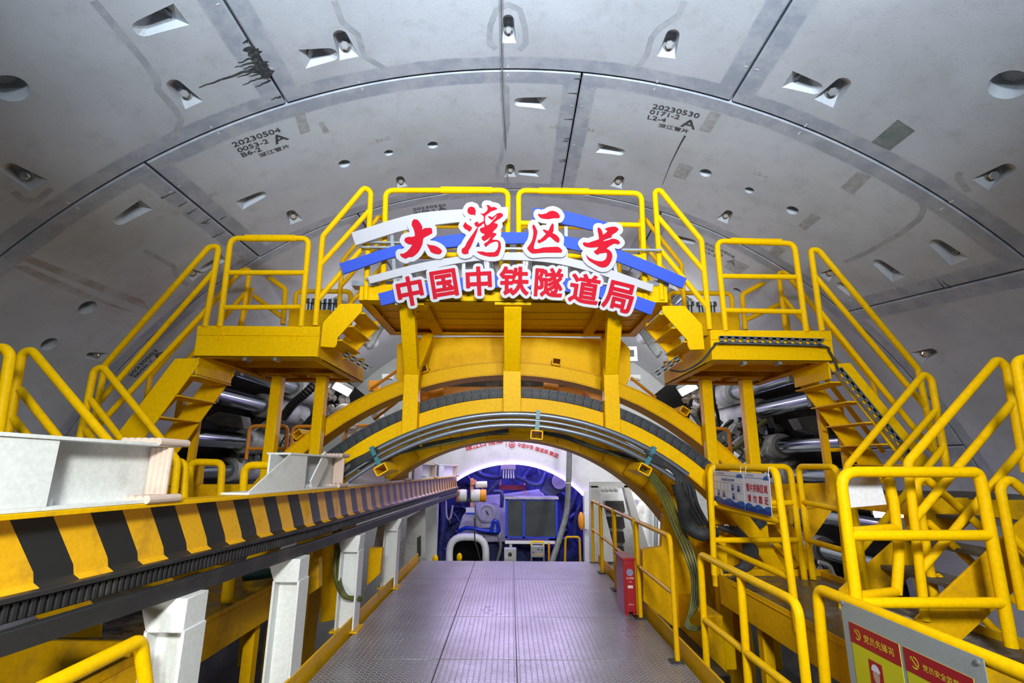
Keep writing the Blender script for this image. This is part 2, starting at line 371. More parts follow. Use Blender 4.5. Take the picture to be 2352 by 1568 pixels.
def segment_mesh(tl, tr, y0, y1, thick=.42):
    mb = MB(); y0 += GAP; y1 -= GAP; g = GAP/R
    nth = max(4, int(abs(tr[0] - tl[0])/math.radians(1.6))); ny = 6; ch = .012
    ys = [y0, y0 + ch] + [y0 + (y1-y0)*k/ny for k in range(1, ny)] + [y1 - ch, y1]
    n = nth + 3; ring = []
    for j, y in enumerate(ys):
        s = (y - y0)/(y1 - y0); a, b = tl[0] + s*(tl[1]-tl[0]) + g, tr[0] + s*(tr[1]-tr[0]) - g
        ths = [a, a + ch/R] + [a + (b-a)*k/nth for k in range(1, nth)] + [b - ch/R, b]
        for k, t in enumerate(ths):
            edge = j in (0, len(ys)-1) or k in (0, len(ths)-1)
            mb.v.append(cyl_pt(t, y, R + (ch if edge else 0)))
    m = len(ths); N = len(ys)*m
    for j, y in enumerate(ys):
        for k in range(m):
            p = mb.v[j*m + k]; t = ang(p); mb.v.append(cyl_pt(t, p.y, R + thick))
    for j in range(len(ys)-1):
        for k in range(m-1):
            q = (j*m+k, j*m+k+1, (j+1)*m+k+1, (j+1)*m+k); mb.f.append(q); mb.f.append(tuple(i + N for i in q[::-1]))
    for k in range(m-1):
        mb.f.append((k, k+N, k+1+N, k+1)); e = (len(ys)-1)*m; mb.f.append((e+k, e+k+1, e+k+1+N, e+k+N))
    for j in range(len(ys)-1):
        mb.f.append((j*m, (j+1)*m, (j+1)*m+N, j*m+N)); e = m-1; mb.f.append((j*m+e, j*m+e+N, (j+1)*m+e+N, (j+1)*m+e))
    return mb
def th_px(px, py): return ang(wall(px, py))
def side(p, q, y0, y1):                      # a joint through two picture points, as its angle at y0 and y1
    a, b = wall(*p), wall(*q); k = (ang(b) - ang(a))/(b.y - a.y); t0 = ang(a) + k*(y0 - a.y); return (t0, t0 + k*(y1 - y0))
D = math.radians
j0a = side((513, 0), (658, 237), YJ[2], YJ[3]); j0b = side((1820, 0), (1678, 233), YJ[2], YJ[3])
j1a = side((332, 374), (595, 590), YJ[3], YJ[4]); j1b = side((1337, 169), (1290, 433), YJ[3], YJ[4]); j1c = side((2352, 620), (1948, 717), YJ[3], YJ[4])
c_ = lambda deg: (D(deg), D(deg))
RINGS = [
 (1, [c_(-150), c_(-75), c_(-15), c_(45), c_(150)]),
 (2, [c_(-150), c_(-78), j0a, j0b, c_(82), c_(150)]),
 (3, [c_(-150), c_(-92), j1a, j1b, j1c, c_(97), c_(150)]),
 (4, [c_(-150), c_(-70), side((822, 492), (843, 526), YJ[4], YJ[5]), side((1517, 490), (1490, 540), YJ[4], YJ[5]), c_(64), c_(104), c_(150)]),
]
# pockets: narrow end, the two corners of the wide end, with a bolt or not
POCK = {2: [((308, 73), (399, 8), (435, 57), 0), ((389, 184), (425, 250), (467, 233), 1), ((6, 378), (71, 439), (109, 413), 1), ((776, 69), (780.5, 139), (824, 129), 1),
            ((776, 123), (682, 115), (704.5, 157), 0), ((1167, 33), (1151, 99), (1186, 99), 1), ((1549, 67), (1509, 129), (1551, 135), 1), ((1888, 208), (1821, 163), (1795.5, 200), 0),
            ((1947, 180), (1869, 228), (1914, 247), 1), ((2331, 379), (2233, 411), (2270, 437), 1)],
        3: [((263, 514), (322, 459), (351, 480), 0), ((611, 443), (540, 463), (556, 482), 0), ((664, 484), (668, 517), (695, 504), 1), ((917, 405), (911, 430), (937, 429), 1),
            ((1180, 234), (1256, 223), (1253, 251), 0), ((1171.5, 377), (1158.6, 406), (1186, 406), 1), ((1188, 396), (1239.5, 390), (1238, 406), 0), ((1435.5, 351), (1374, 328.5), (1367, 350), 0),
            ((1427, 404), (1401, 426), (1428, 434), 1), ((1678, 484), (1646, 503), (1670.5, 514), 1), ((2140, 551), (2225, 592), (2186, 611), 0), ((2008, 597), (2079, 633), (2052, 649), 0),
            ((1927, 620), (1880, 629), (1904, 647), 1), ((1922, 650), (1971, 665), (1948, 678), 0), ((2152, 806), (2092, 810), (2115, 835), 1), ((423, 620), (469, 628), (440, 645), 1),
            ((459, 622), (508, 585), (522, 598), 0), ((197, 815), (249, 811), (233, 830), 1), ((316, 880), (267, 923), (281, 935), 0), ((5, 905), (42, 872), (55, 880), 0)],
        4: [((1600, 557), (1550, 540), (1540, 552), 0)]}
HOLES = {2: [((24, 203), .10), ((2317, 195), .11)],
         3: [((791, 376), .065), ((893, 351), .05), ((994, 333), .06), ((1620.6, 397), .065), ((1721, 437), .05), ((1820, 483), .065), ((201, 706), .085), ((113, 790), .075)], 4: [((1693, 667), .06)]}
def pocket_frame(nr, a, b):
    n_, a_, b_ = wall(*nr), wall(*a), wall(*b); mid = (a_ + b_)/2; th = ang((n_ + mid)/2)
    nrm = Vector((math.sin(th), 0, math.cos(th))); e1 = mid - n_; e1 -= nrm*e1.dot(nrm); Ln = e1.length; e1.normalize(); e2 = nrm.cross(e1); wd = (a_ - b_).length
    return n_, e1, e2, nrm, Ln, wd
def hull_into(bm, pts):
    t = bmesh.new()
    for p in pts: t.verts.new(p)
    r = bmesh.ops.convex_hull(t, input=t.verts)
    bmesh.ops.delete(t, geom=[g for g in r['geom_interior'] if isinstance(g, bmesh.types.BMVert)], context='VERTS')
    me = bpy.data.meshes.new('tmp'); t.to_mesh(me); t.free(); bm.from_mesh(me); bpy.data.meshes.remove(me)
def pocket_cut(bm, nr, a, b):
    o, e1, e2, nrm, Ln, wd = pocket_frame(nr, a, b); dep = min(.2, .44*Ln); wn = wd*.7; pts = []
    def P(s, t, d): return o + e1*s + e2*t + nrm*d
    for lift in (0, -.07):
        k = 1 if lift == 0 else 1.04
        pts += [P(Ln, wd/2*k, lift), P(Ln, -wd/2*k, lift)]
        for i in range(7):
            q = math.pi*(.5 + i/6); pts.append(P(wn/2 + math.cos(q)*wn/2, math.sin(q)*wn/2*k, lift))
    dd = Ln*.52 if Ln < .42 else Ln - .2
    pts += [P(dd, wd*.16, dep), P(dd, -wd*.16, dep)] + ([P(Ln*.3, wn*.14, dep*.75), P(Ln*.3, -wn*.14, dep*.75)] if Ln >= .42 else [])
    hull_into(bm, pts)
def hole_cut(bm, p, r):
    c = wall(*p); th = ang(c); nrm = Vector((math.sin(th), 0, math.cos(th))); e1 = Vector((0, 1, 0)); e2 = nrm.cross(e1)
    pts = [c + e1*math.cos(q)*r*k + e2*math.sin(q)*r*k + nrm*d for k, d in ((1.12, -.06), (1.0, 0), (.75, .14)) for q in [2*math.pi*i/20 for i in range(20)]]
    hull_into(bm, pts)
SIDES = ['wall_left', 'wall_left', 'ceiling', 'ceiling', 'wall_right', 'wall_right', 'wall_right']
SEG = {}
for ri, bounds in RINGS:
    y0, y1 = YJ[ri], YJ[ri+1]
    for si in range(len(bounds)-1):
        tl, tr = bounds[si], bounds[si+1]; mat = concrete(tl, tr, y0, y1); mid = (tl[0] + tr[0])/2
        nm = 'wall_left' if mid < -.75 else 'wall_right' if mid > .75 else 'ceiling'
        o = segment_mesh(tl, tr, y0, y1).build(nm, mat); o['kind'] = 'structure'; SEG[(ri, si)] = o
        bm = bmesh.new(); cnt = 0
        def inside(p, y0=y0, y1=y1, tl=tl, tr=tr):
            s = (p.y - y0)/(y1 - y0); t = ang(p); return tl[0] + s*(tl[1]-tl[0]) < t < tr[0] + s*(tr[1]-tr[0])
        mine = []
        for nr, a, b, bolt in POCK.get(ri, []):
            if inside((wall(*nr) + wall(*a) + wall(*b))/3): pocket_cut(bm, nr, a, b); cnt += 1; mine.append((nr, a, b, bolt))
        for p, r in HOLES.get(ri, []):
            if inside(wall(*p)): hole_cut(bm, p, r); cnt += 1
        if cnt:
            me = bpy.data.meshes.new('cutter'); bmesh.ops.recalc_face_normals(bm, faces=bm.faces); bm.to_mesh(me); cu = bpy.data.objects.new('cutter', me); COL.objects.link(cu)
            md = o.modifiers.new('cut', 'BOOLEAN'); md.operation = 'DIFFERENCE'; md.object = cu; md.solver = 'EXACT'; md.use_self = True
            dg = DG(); dg.update(); ev = bpy.data.meshes.new_from_object(o.evaluated_get(dg)); o.modifiers.clear(); old = o.data; o.data = ev; bpy.data.meshes.remove(old); bpy.data.objects.remove(cu); bpy.data.meshes.remove(me)
            ev.polygons.foreach_set('use_smooth', [True]*len(ev.polygons)); ev.set_sharp_from_angle(angle=.35)
        bm.free()
        for nr, a, b, bolt in mine:
            p0, e1, e2, nrm, Ln, wd = pocket_frame(nr, a, b)
            dd = Ln*.52 if Ln < .42 else Ln - .2; run = Ln - dd; dep = min(.2, .44*Ln); bn = (nrm*(-run) - e1*dep).normalized(); c = p0 + e1*(Ln - run*.52) + nrm*dep*.52
            if bolt:
                r = min(.036, wd*.22)
                MB().lathe(c - bn*.015, bn, [(0, r*1.45), (.02, r*1.45), (.022, r*.9)], 20).build('washer', GALV, o)
                MB().lathe(c, bn, [(.0, r*1.0), (.045, r*1.0), (.052, r*.72)], 6).build('bolt_head', BOLT, o)
            else:
                MB().lathe(c - bn*.015, bn, [(0, .035), (.03, .035), (.031, .024)], 16).build('bolt_sleeve', GREY, o)
def seg_of(p):
    for (ri, si), o in SEG.items():
        b = dict(RINGS)[ri]
        if YJ[ri] <= p.y < YJ[ri+1]:
            s = (p.y - YJ[ri])/(YJ[ri+1] - YJ[ri]); t = ang(p)
            if b[si][0] + s*(b[si][1]-b[si][0]) < t <= b[si+1][0] + s*(b[si+1][1]-b[si+1][0]): return o
    return SEG[(3, 2)]
# stencilled marks on the segments
def stencil(text, p, h, q=None, offset=.012, sx=1.0, rad=R - .003, mat=INK, name='stencil_mark'):
    a = wall(*p); th, y = ang(a), a.y; c, s = 1.0, 0.0
    if q:
        b = wall(*q); du, dv = (ang(b) - th)*R, b.y - y; l = math.hypot(du, dv); c, s = du/l, dv/l
    def fn(x, t):
        u, v = x*h*sx*.92, -t*h*.72; u, v = u*c - v*s, u*s + v*c; return cyl_pt(th + u/R, y + v, rad)
    return flat_text(text, fn, name, mat, seg_of(a), offset)
for lines in ([('20230504', (537, 338), .125, (632, 306)), ('0053-2', (548, 350), .115, (622, 326)), ('B6-2', (556, 361), .115, (606, 344)), ('A', (634, 331), .22, (650, 324)), ('深江管片', (597, 361), .085, (628, 350))],
              [('20230530', (1497, 248), .125, (1592, 268)), ('0171-2', (1491, 260), .115, (1566, 275)), ('L2-4', (1485, 272), .115, (1535, 282)), ('A', (1563, 289), .23, (1585, 294)), ('深江管片', (1511, 290), .085, (1545, 297))],
              [('20230530', (948, 484), .125, (1014, 474)), ('0188-2', (951, 491), .115, (1000, 484)), ('B1-2', (953, 498), .115, (986, 493)), ('A', (1007, 485), .2, (1016, 483))],
              [('20230906', (1617, 560), .12, (1684, 592)), ('0281-2', (1615, 569), .11, (1665, 592)), ('A2-2', (1612, 577), .11, (1640, 589)), ('A', (1668, 600), .2, (1680, 606))],
              [('20230503', (300, 865), .12, (362, 805)), ('0050-1', (312, 867), .11, (352, 828)), ('A', (362, 823), .19, (370, 814))]):
    for tx, p, h, q in lines: stencil(tx, p, h, q)
RAISED = paint('cast_in_lettering', (.40, .415, .44), .6, 0, None, bmp=.05)
for tx, p, q, h in (('B6-2', (862, 327), (900, 318), .1), ('B6', (478, 455), (510, 440), .12), ('B1', (400, 497), (425, 486), .12), ('L2', (1262, 292), (1285, 294), .1), ('B6', (1345, 298), (1372, 304), .1), ('L2-4', (1728, 396), (1775, 415), .1)):
    stencil(tx, p, h, q, offset=.004, mat=RAISED, name='cast_mark')
# thin dried drips, tally strokes and repair patches
def strip(pts, w, mat, name, rad=R - .0025):
    mb = MB(); W_ = [wall(*p) for p in pts]; n = len(W_)
    for i, p in enumerate(W_):
        t = W_[min(i+1, n-1)] - W_[max(i-1, 0)]; nr = Vector((math.sin(ang(p)), 0, math.cos(ang(p)))); e = t.cross(nr).normalized(); ww = w*(1 - .75*i/max(1, n-1)) if n > 2 else w
        for s in (-1, 1):
            q = p + e*s*ww/2; mb.v.append(cyl_pt(ang(q), q.y, rad))
    mb.f = [(2*i, 2*i+1, 2*i+3, 2*i+2) for i in range(n-1)]
    return mb.build(name, mat, seg_of(W_[0]), smooth=False)
for i, (a, b) in enumerate([((604, 150), (457, 201)), ((592, 128), (546, 144)), ((598, 140), (539, 154)), ((607, 158), (545, 177)), ((611, 166), (572, 174)), ((616, 172), (557, 194)), ((622, 183), (586, 199)), ((616, 177), (608, 180)), ((570, 93), (557, 99)), ((645, 220), (622, 228)), ((600, 146), (560, 158))]):
    k = 9; strip([(a[0] + (b[0]-a[0])*t/k, a[1] + (b[1]-a[1])*t/k + random.uniform(-2, 2)) for t in range(k+1)], .022 if i else .03, INK, 'drip_stain')
blob = MB()
for i in range(26):
    t = random.random(); px, py = 580 + 38*t + random.uniform(-9, 0), 112 + 66*t + random.uniform(-6, 6); c = wall(px, py); r = random.uniform(.015, .05)
    e1 = Vector((0, 1, 0)); n0 = len(blob.v); K = 8
    for k in range(K):
        q = 2*math.pi*k/K; rr = r*random.uniform(.6, 1.2); blob.v.append(cyl_pt(ang(c) + math.cos(q)*rr*1.3/R, c.y + math.sin(q)*rr*.6, R - .002))
    blob.f.append(tuple(range(n0, n0+K)))
blob.build('drip_stain', INK, seg_of(wall(590, 150)), smooth=False)
for a, b in [((1335, 180), (1318, 181)), ((1328, 215), (1304, 214)), ((1318, 273), (1295, 273)), ((1308, 317), (1296, 319)), ((1306, 323), (1292, 324)), ((1301, 366), (1282, 367)), ((1299, 371), (1284, 372)), ((1291, 418), (1287, 418)),
             ((370, 455), (405, 440)), ((410, 474), (430, 462)), ((430, 491), (455, 477)), ((462, 513), (488, 500)), ((470, 512), (482, 511)), ((488, 545), (518, 530)), ((505, 503), (520, 496)), ((2170, 662), (2152, 641)), ((2185, 660), (2163, 645))]:
    k = 6; strip([(a[0] + (b[0]-a[0])*t/k, a[1] + (b[1]-a[1])*t/k + random.uniform(-1, 1)) for t in range(k+1)], .016, INK, 'drip_stain')
strip([(1574, 311), (1563, 330), (1553, 350), (1542, 372), (1533, 395), (1521, 425)], .02, INK, 'drip_stain')
PATCH = paint('grey_repair_patch', (.29, .30, .305), .7, 0, (.37, .385, .40), 14, .42, .6, .1)
GREENP = paint('dark_damp_patch', (.13, .16, .16), .7, 0, (.22, .24, .24), 12, .4, .7, .1)
def patch(q, mat=PATCH, rad=R - .0018):
    W_ = [wall(*p) for p in q]; mb = MB(); mb.add([cyl_pt(ang(p), p.y, rad) for p in W_], [tuple(range(len(q)))]); mb.build('repair_patch', mat, seg_of(sum(W_, Vector())/len(W_)), smooth=False)
patch([(2062, 274), (2102, 300), (2044, 345), (2002, 326)], GREENP)
for q in ([(1970, 393), (2002, 405), (1960, 446), (1931, 430)], [(1632, 255), (1657, 262), (1631, 304), (1605, 298)], [(1560, 374), (1593, 384), (1574, 412), (1546, 404)], [(1865, 488), (1886, 500), (1850, 529), (1834, 517)], [(676, 262), (700, 256), (712, 300), (690, 308)], [(731, 282), (743, 279), (757, 302), (744, 306)], [(1781, 563), (1806, 573), (1784, 594), (1761, 584)], [(1683, 594), (1722, 612), (1697, 632), (1662, 612)]):
    patch(q)
# grinding dust streak of rust on the left
RUST = paint('rusty_streak', (.31, .27, .25), .8, 0, (.40, .41, .43), 3.5, .4, .58, 0)
for q in ([(40, 592), (62, 585), (330, 690), (345, 712), (230, 668)], [(30, 612), (60, 610), (240, 690), (320, 722), (180, 680)]): patch(q, RUST, R - .0015)
# shallow sealed grooves wandering over the segments, and short chalk ticks across the joints
GROOVE = paint('sealed_groove', (.30, .325, .365), .6, 0, (.38, .40, .435), 6, .42, .6, .05)
def evenstrip(pts, w, mat, name, rad=R - .0012):
    mb = MB(); P = [wall(*p) for p in pts]; Q = []
    for k in range(len(P)-1):
        m = max(2, int((P[k+1]-P[k]).length/.06)); Q += [P[k]*(1-t/m) + P[k+1]*(t/m) for t in range(m)]
    Q.append(P[-1]); n = len(Q)
    for i, p in enumerate(Q):
        t = Q[min(i+1, n-1)] - Q[max(i-1, 0)]; nr = Vector((math.sin(ang(p)), 0, math.cos(ang(p)))); e = t.cross(nr).normalized()
        for s in (-1, 1): q = p + e*s*w/2; mb.v.append(cyl_pt(ang(q), q.y, rad))
    mb.f = [(2*i, 2*i+1, 2*i+3, 2*i+2) for i in range(n-1)]; return mb.build(name, mat, seg_of(P[len(P)//2]), smooth=False)
for pts in ([(215, 2), (280, 80), (330, 140), (362, 185), (362, 205), (398, 245), (416, 275), (405, 302), (380, 318)], [(1572, 2), (1558, 35), (1512, 66), (1496, 88), (1486, 125), (1470, 148), (1448, 160)], [(1152, 188), (1164, 202), (1166, 285), (1150, 368), (1143, 380), (1143, 410)],
            [(2112, 455), (2122, 480), (2112, 502), (2070, 535), (1990, 580), (1940, 602)], [(330, 574), (400, 612), (404, 634), (432, 655)], [(1140, 112), (1124, 100), (1126, 60), (1140, 22), (1168, 10), (1194, 22), (1206, 62), (1208, 100), (1192, 114)], [(768, 2), (786, 50), (822, 80), (838, 130), (885, 158)],
            [(2205, 395), (2200, 410), (2225, 440)], [(30, 440), (55, 459), (85, 460), (118, 432)]):
    evenstrip(pts, .05, GROOVE, 'sealed_groove')
TICK = paint('chalk_tick', (.62, .63, .66), .7, 0, None, bmp=0)
for (x, y), (dx, dy) in zip([(1167, 152), (1167, 172), (824, 188), (832, 204), (1510, 186), (1503, 204), (1714, 152), (1738, 159), (1313, 242), (1336, 243), (1298, 331), (1318, 332), (500, 9), (623, 156), (485, 291), (502, 305), (156, 465), (178, 477), (411, 427), (391, 440), (1851, 287), (1836, 305), (2186, 462), (2163, 479), (1952, 690), (1968, 715), (2055, 662)],
                        [(1, 7), (0, 7), (3, 6), (3, 6), (-3, 7), (-3, 7), (9, 1), (9, 2), (7, 0), (7, 0), (7, 0), (7, 0), (8, -3), (8, 1), (4, 5), (5, 5), (7, 4), (7, 4), (8, -2), (8, -2), (-6, 8), (-6, 8), (-10, 6), (-9, 7), (7, 5), (8, 7), (8, 6)]):
    evenstrip([(x - dx/2, y - dy/2), (x + dx/2, y + dy/2)], .012, TICK, 'chalk_tick', R - .003)
# the thin black cable along the crown
cb = MB().tube(spline([wall(1151, -60) - Vector((0, 0, .03)), wall(1152, 60) - Vector((0, 0, .03)), wall(1155, 215) - Vector((0, 0, .03)), wall(1160, 300) - Vector((0, 0, .025)), wall(1165, 395) - Vector((0, 0, .02)), at(1166, 436, 5.02), at(1168, 468, 5.03), at(1171, 520, 5.06)], 6), .006, 6)
tag(cb.build('hanging_cable', GREY), 'thin grey cable running along the crown of the tunnel', 'cable')
# tail of the shield beyond the last ring
sk = MB(); n = 72
for k in range(n+1):
    t = -math.pi*.85 + 2*math.pi*.85*k/n
    for y in (8.05, 15.2): sk.v.append(cyl_pt(t, y, 6.55))
sk.f = [(2*k, 2*k+1, 2*k+3, 2*k+2) for k in range(n) if not 25 <= k < 47]
s2 = MB(); s2.v = list(sk.v); s2.f = [(2*k, 2*k+1, 2*k+3, 2*k+2) for k in range(25, 47)]
s_ = s2.build('ceiling', WHT); s_['kind'] = 'structure'; so = s_.modifiers.new('th', 'SOLIDIFY'); so.thickness = .08; so.offset = 1
s_ = sk.build('wall_back', SKIN); s_['kind'] = 'structure'; so = s_.modifiers.new('th', 'SOLIDIFY'); so.thickness = .08; so.offset = 1  # unlit, cluttered sides of the skin: shade put into the steel colour
# ------------------------------------------------------------------ walkway deck (setting) 
DX0, DX1 = -1.60, 1.56
rows = [.2, 2.0, 3.5, 5.05, 6.35, 8.3, 9.75]; cols = [DX0, -.615, .07, DX1]
for j in range(len(rows)-1):
    for i in range(3):
        o = MB().box((cols[i] + .004, rows[j] + .004, -.012), (cols[i+1] - .004, rows[j+1] - .004, 0)).build('floor', PLATE, bev=.002); o['kind'] = 'structure'
for X in (-1.45, -.6, .1, 1.4):
    o = MB().box((X - .06, .2, -.25), (X + .06, 9.72, -.013)).build('floor', DARK); o['kind'] = 'structure'
o = MB().box((-6, -2, -2.6), (6, 13, -2.55)).build('floor', paint('shaded_muddy_invert', (.018, .016, .014), .8, 0, (.035, .03, .025), 2, .4, .7, .3)); o['kind'] = 'structure'  # near-black colour carries the deep shade below and beside the deck
def edge_beam(x, s):
    o = thing('deck_edge_beam', 'yellow steel kick plate along the %s edge of the metal walkway' % ('left' if s < 0 else 'right'), 'kick plate', (x, 5, 0))
    MB().box((x - .01, .3, -.16), (x + .01, 9.7, .13)).build('web', YELD, o, bev=.004)
    MB().box((x - .06 if s < 0 else x - .01, .3, -.18), (x + .01 if s < 0 else x + .06, 9.7, -.16)).build('flange', YELD, o)
edge_beam(-1.64, -1); edge_beam(1.60, 1)

# ------------------------------------------------------------------ railings
def railing(label, outline, rails=(), Y=None, X=None, r=.029, fil=.09, mat=None, group=None, extra=(), feet=(), name='guardrail', cat='railing', rr=None):
    mat = mat or YEL
    def P(p):
        if isinstance(p, Vector): return p
        if len(p) == 3: return at(*p)
        return at(*p, Y) if Y is not None else atx(*p, X)
    O = [P(p) for p in outline]; lo = min(O, key=lambda v: v.z)
    t = thing(name, label, cat, lo, group)
    MB().tube(O, r, 14, fil).build('frame', mat, t)
    for k, (a, b) in enumerate(rails): MB().tube([P(a), P(b)], (rr or r)*.93, 12).build('crossbar', mat, t)
    for path in extra: MB().tube([P(p) for p in path], r, 14, fil).build('post', mat, t)
    for p in feet:
        q = P(p); MB().box(q - Vector((.07, .06, .0)), q + Vector((.07, .06, .014))).build('base_plate', mat, t)
    return t
YF, YR = 5.0, 5.66
def sleeve(t, a, b, Y, d=.012):              # thicker clamped sleeve on a top rail
    a, b = at(*a, Y), at(*b, Y); MB().tube([a, b], .036, 12).build('sleeve', YEL, t); MB().box(a + Vector((0, -.037, .012)), b + Vector((0, -.030, .020))).build('sleeve', YEL, t)
t = railing('left of the two middle guardrails at the top of the yellow platform', [(879, 655), (882, 600), (886, 437), (1167, 437), (1165, 655)], [((884, 512), (1166, 512)), ((880, 585), (1166, 585))], YF)
sleeve(t, (1013, 437), (1130, 437), YF)
t = railing('right of the two middle guardrails, behind the blue strip of the sign', [(1192, 655), (1191, 437), (1473, 444), (1483, 690)], [((1191, 512), (1476, 517)), ((1191, 585), (1478, 590))], YF)
sleeve(t, (1238, 438), (1352, 440), YF)
railing('slanted handrail of the short flight between left platform and sign', [(724, 748), (741, 543), (837, 430), (852, 440), (840, 690)], [((737, 607), (848, 484)), ((729, 690), (844, 556))], YF)
railing('slanted handrail of the short flight between sign and right platform', [(1520, 690), (1504, 440), (1516, 436), (1611, 552), (1630, 757)], [((1506, 492), (1617, 622)), ((1512, 567), (1624, 705))], YF)
t = railing('front guardrail of the left side platform', [(505, 750), (530, 547), (710, 547), (691, 750)], [((522, 626), (701, 626)), ((513, 706), (694, 705))], YF); sleeve(t, (565, 547), (679, 547), YF)
t = railing('front guardrail of the right side platform', [(1667, 760), (1646, 553), (1824, 559), (1852, 762)], [((1654, 634), (1836, 636)), ((1662, 712.5), (1844, 716))], YF); sleeve(t, (1678, 553), (1793, 557), YF)
railing('front handrail of the long stair down from the left platform', [(471, 750), (503, 566), (481, 566), (241, 838), (218, 960), (205, 1010)], [((494, 620), (224, 926)), ((483, 702), (212, 992))], YF)
railing('front handrail of the long stair down from the right platform', [(1888, 760), (1862, 573), (1880, 574), (2109, 848), (2128, 940), (2152, 1055)], [((1872, 634), (2127.5, 936)), ((1884, 716), (2141, 1034))], YF)
# rear rails of platforms and stairs, seen behind the front ones
bk = Vector((0, YR - YF, 0))
def rear(label, outline, rails, mat=None, Yo=YF, dy=None, r=.027):
    d = Vector((0, dy or YR - YF, 0)); f = lambda p: at(*p, Yo) + d
    return railing(label, [f(p) for p in outline], [(f(a), f(b)) for a, b in rails], r=r, mat=mat or YELD)
rear('rear handrail of the long stair down from the left platform', [(471, 750), (503, 566), (481, 566), (241, 838), (218, 960)], [((494, 620), (224, 926)), ((483, 702), (212, 992))])
rear('rear handrail of the long stair down from the right platform', [(1888, 760), (1862, 573), (1880, 574), (2109, 848), (2128, 940)], [((1872, 634), (2127.5, 936)), ((1884, 716), (2141, 1034))])
rear('rear handrail of the short flight between left platform and sign', [(724, 748), (741, 543), (837, 430), (852, 440), (840, 690)], [((737, 607), (848, 484)), ((729, 690), (844, 556))])
rear('rear handrail of the short flight between sign and right platform', [(1520, 690), (1504, 440), (1516, 436), (1611, 552), (1630, 757)], [((1506, 492), (1617, 622)), ((1512, 567), (1624, 705))])
YB = 6.55
railing('back guardrail of the left platform with a down-slanting rail', [(552, 748, YB), (590, 620, YB), (598, 622, YB), (656, 664, YB), (650, 745, YB)], [((584, 680, YB), (648, 728, YB))], r=.034, mat=YELD)
railing('back guardrail of the right platform with a down-slanting rail', [(1810, 757, YB), (1793, 632, YB), (1786, 632, YB), (1704, 676, YB), (1712, 757, YB)], [((1798, 695, YB), (1708, 737, YB))], r=.034, mat=YELD)
railing('low rear hoop rail behind the left bolt box', [(668, 830, 6.9), (680, 669, 6.9), (806, 669, 6.9), (800, 830, 6.9)], r=.034, mat=YELD)
railing('low rear hoop rail behind the right bolt box', [(1542, 835, 6.9), (1536, 672, 6.9), (1680, 674, 6.9), (1690, 835, 6.9)], r=.034, mat=YELD)
railing('rear left middle guardrail of the top platform behind the sign', [(935, 668, 6.3), (930, 520, 6.3), (1150, 520, 6.3), (1152, 668, 6.3)], [((933, 590, 6.3), (1150, 590, 6.3))], mat=YELD)
railing('rear right middle guardrail of the top platform behind the sign', [(1195, 668, 6.3), (1193, 520, 6.3), (1420, 523, 6.3), (1424, 668, 6.3)], [((1194, 590, 6.3), (1420, 592, 6.3))], mat=YELD)

# ------------------------------------------------------------------ platforms
def platform(name, label, x0, x1, zt, zb, y0, y1, kick=True, joists=3, mat=YEL):
    t = thing(name, label, 'platform', ((x0+x1)/2, y0, zb))
    h = zt - zb
    MB().box((x0, y0, zb), (x1, y0 + .012, zt - (.10 if kick else 0))).box((x0, y0, zb), (x1, y0 + .11, zb + .014)).build('front_beam', mat, t, bev=.003)
    if kick:
        MB().box((x0, y0 - .006, zt - .10), (x1, y0 + .008, zt)).build('kick_plate', mat, t, bev=.002)
        for fx in (.2, .8):
            for d in (-.02, .02):
                X = x0 + (x1-x0)*fx + d; MB().box((X - .006, y0 - .012, zt - .15), (X + .006, y0 - .0005, zt - .06)).build('kick_plate_lug', mat, t)
    MB().box((x0, y1 - .012, zb), (x1, y1, zt)).box((x0, y1 - .11, zb), (x1, y1, zb + .014)).build('rear_beam', mat, t)
    for X, s in ((x0, 1), (x1, -1)):
        MB().box((X, y0 + .013, zb), (X + s*.012, y1 - .013, zt - .05)).box((X, y0 + .12, zb), (X + s*.1, y1 - .12, zb + .014)).build('side_beam', mat, t, bev=.002)
    MB().box((x0 + .013, y0 + .013, zt - .13), (x1 - .013, y1 - .013, zt - .12)).build('floor_plate', mat, t)
    for k in range(1, joists+1):
        Yj = y0 + (y1-y0)*k/(joists+1); MB().box((x0 + .014, Yj - .03, zb + .05), (x1 - .014, Yj + .03, zt - .131)).build('joist', mat, t)
    return t
L0, L1 = at(455, 750, YF).x, at(736, 748, YF).x; LT, LB = at(600, 749, YF).z, at(590, 820, YF).z
pl = platform('side_platform', 'yellow box platform at the left, on two square posts', L0, L1, LT, LB, YF, 6.62)
R0, R1 = at(1630, 757, YF).x, at(1908, 762, YF).x; RT, RB = at(1770, 759, YF).z, at(1760, 829, YF).z
pr = platform('side_platform', 'yellow box platform at the right, with a cable tray on its face', R0, R1, RT, RB, YF, 6.62)
for t, (p, q) in ((pl, ((568, 822), (637, 822))), (pr, ((1706, 831), (1786, 831)))):
    for px in (p, q):
        c = at(*px, YF + .06); MB().box(c - Vector((.018, .05, .035)), c + Vector((.018, .05, .0))).build('bracket_tab', GALV, t)
C0, C1 = at(824, 690, YF).x, at(1534, 690, YF).x; CT, CB = at(1180, 655, YF).z, at(1180, 694, YF).z
pc = platform('top_platform', 'yellow top platform behind the red lettered sign', C0, C1, CT, CB, YF, 6.42, kick=False, joists=4, mat=YEL)
for fx in (.2, .5, .8):
    X = C0 + (C1-C0)*fx; MB().box((X - .06, YF + .12, CB - .012), (X + .06, 6.3, CB + .05)).build('cross_beam', YELD, pc)
for px in (835, 1500):
    c = at(px, 655, YF); MB().box(c + Vector((-.12, -.02, -.012)), c + Vector((.16, .12, .045))).build('end_cap', GALV, pc)
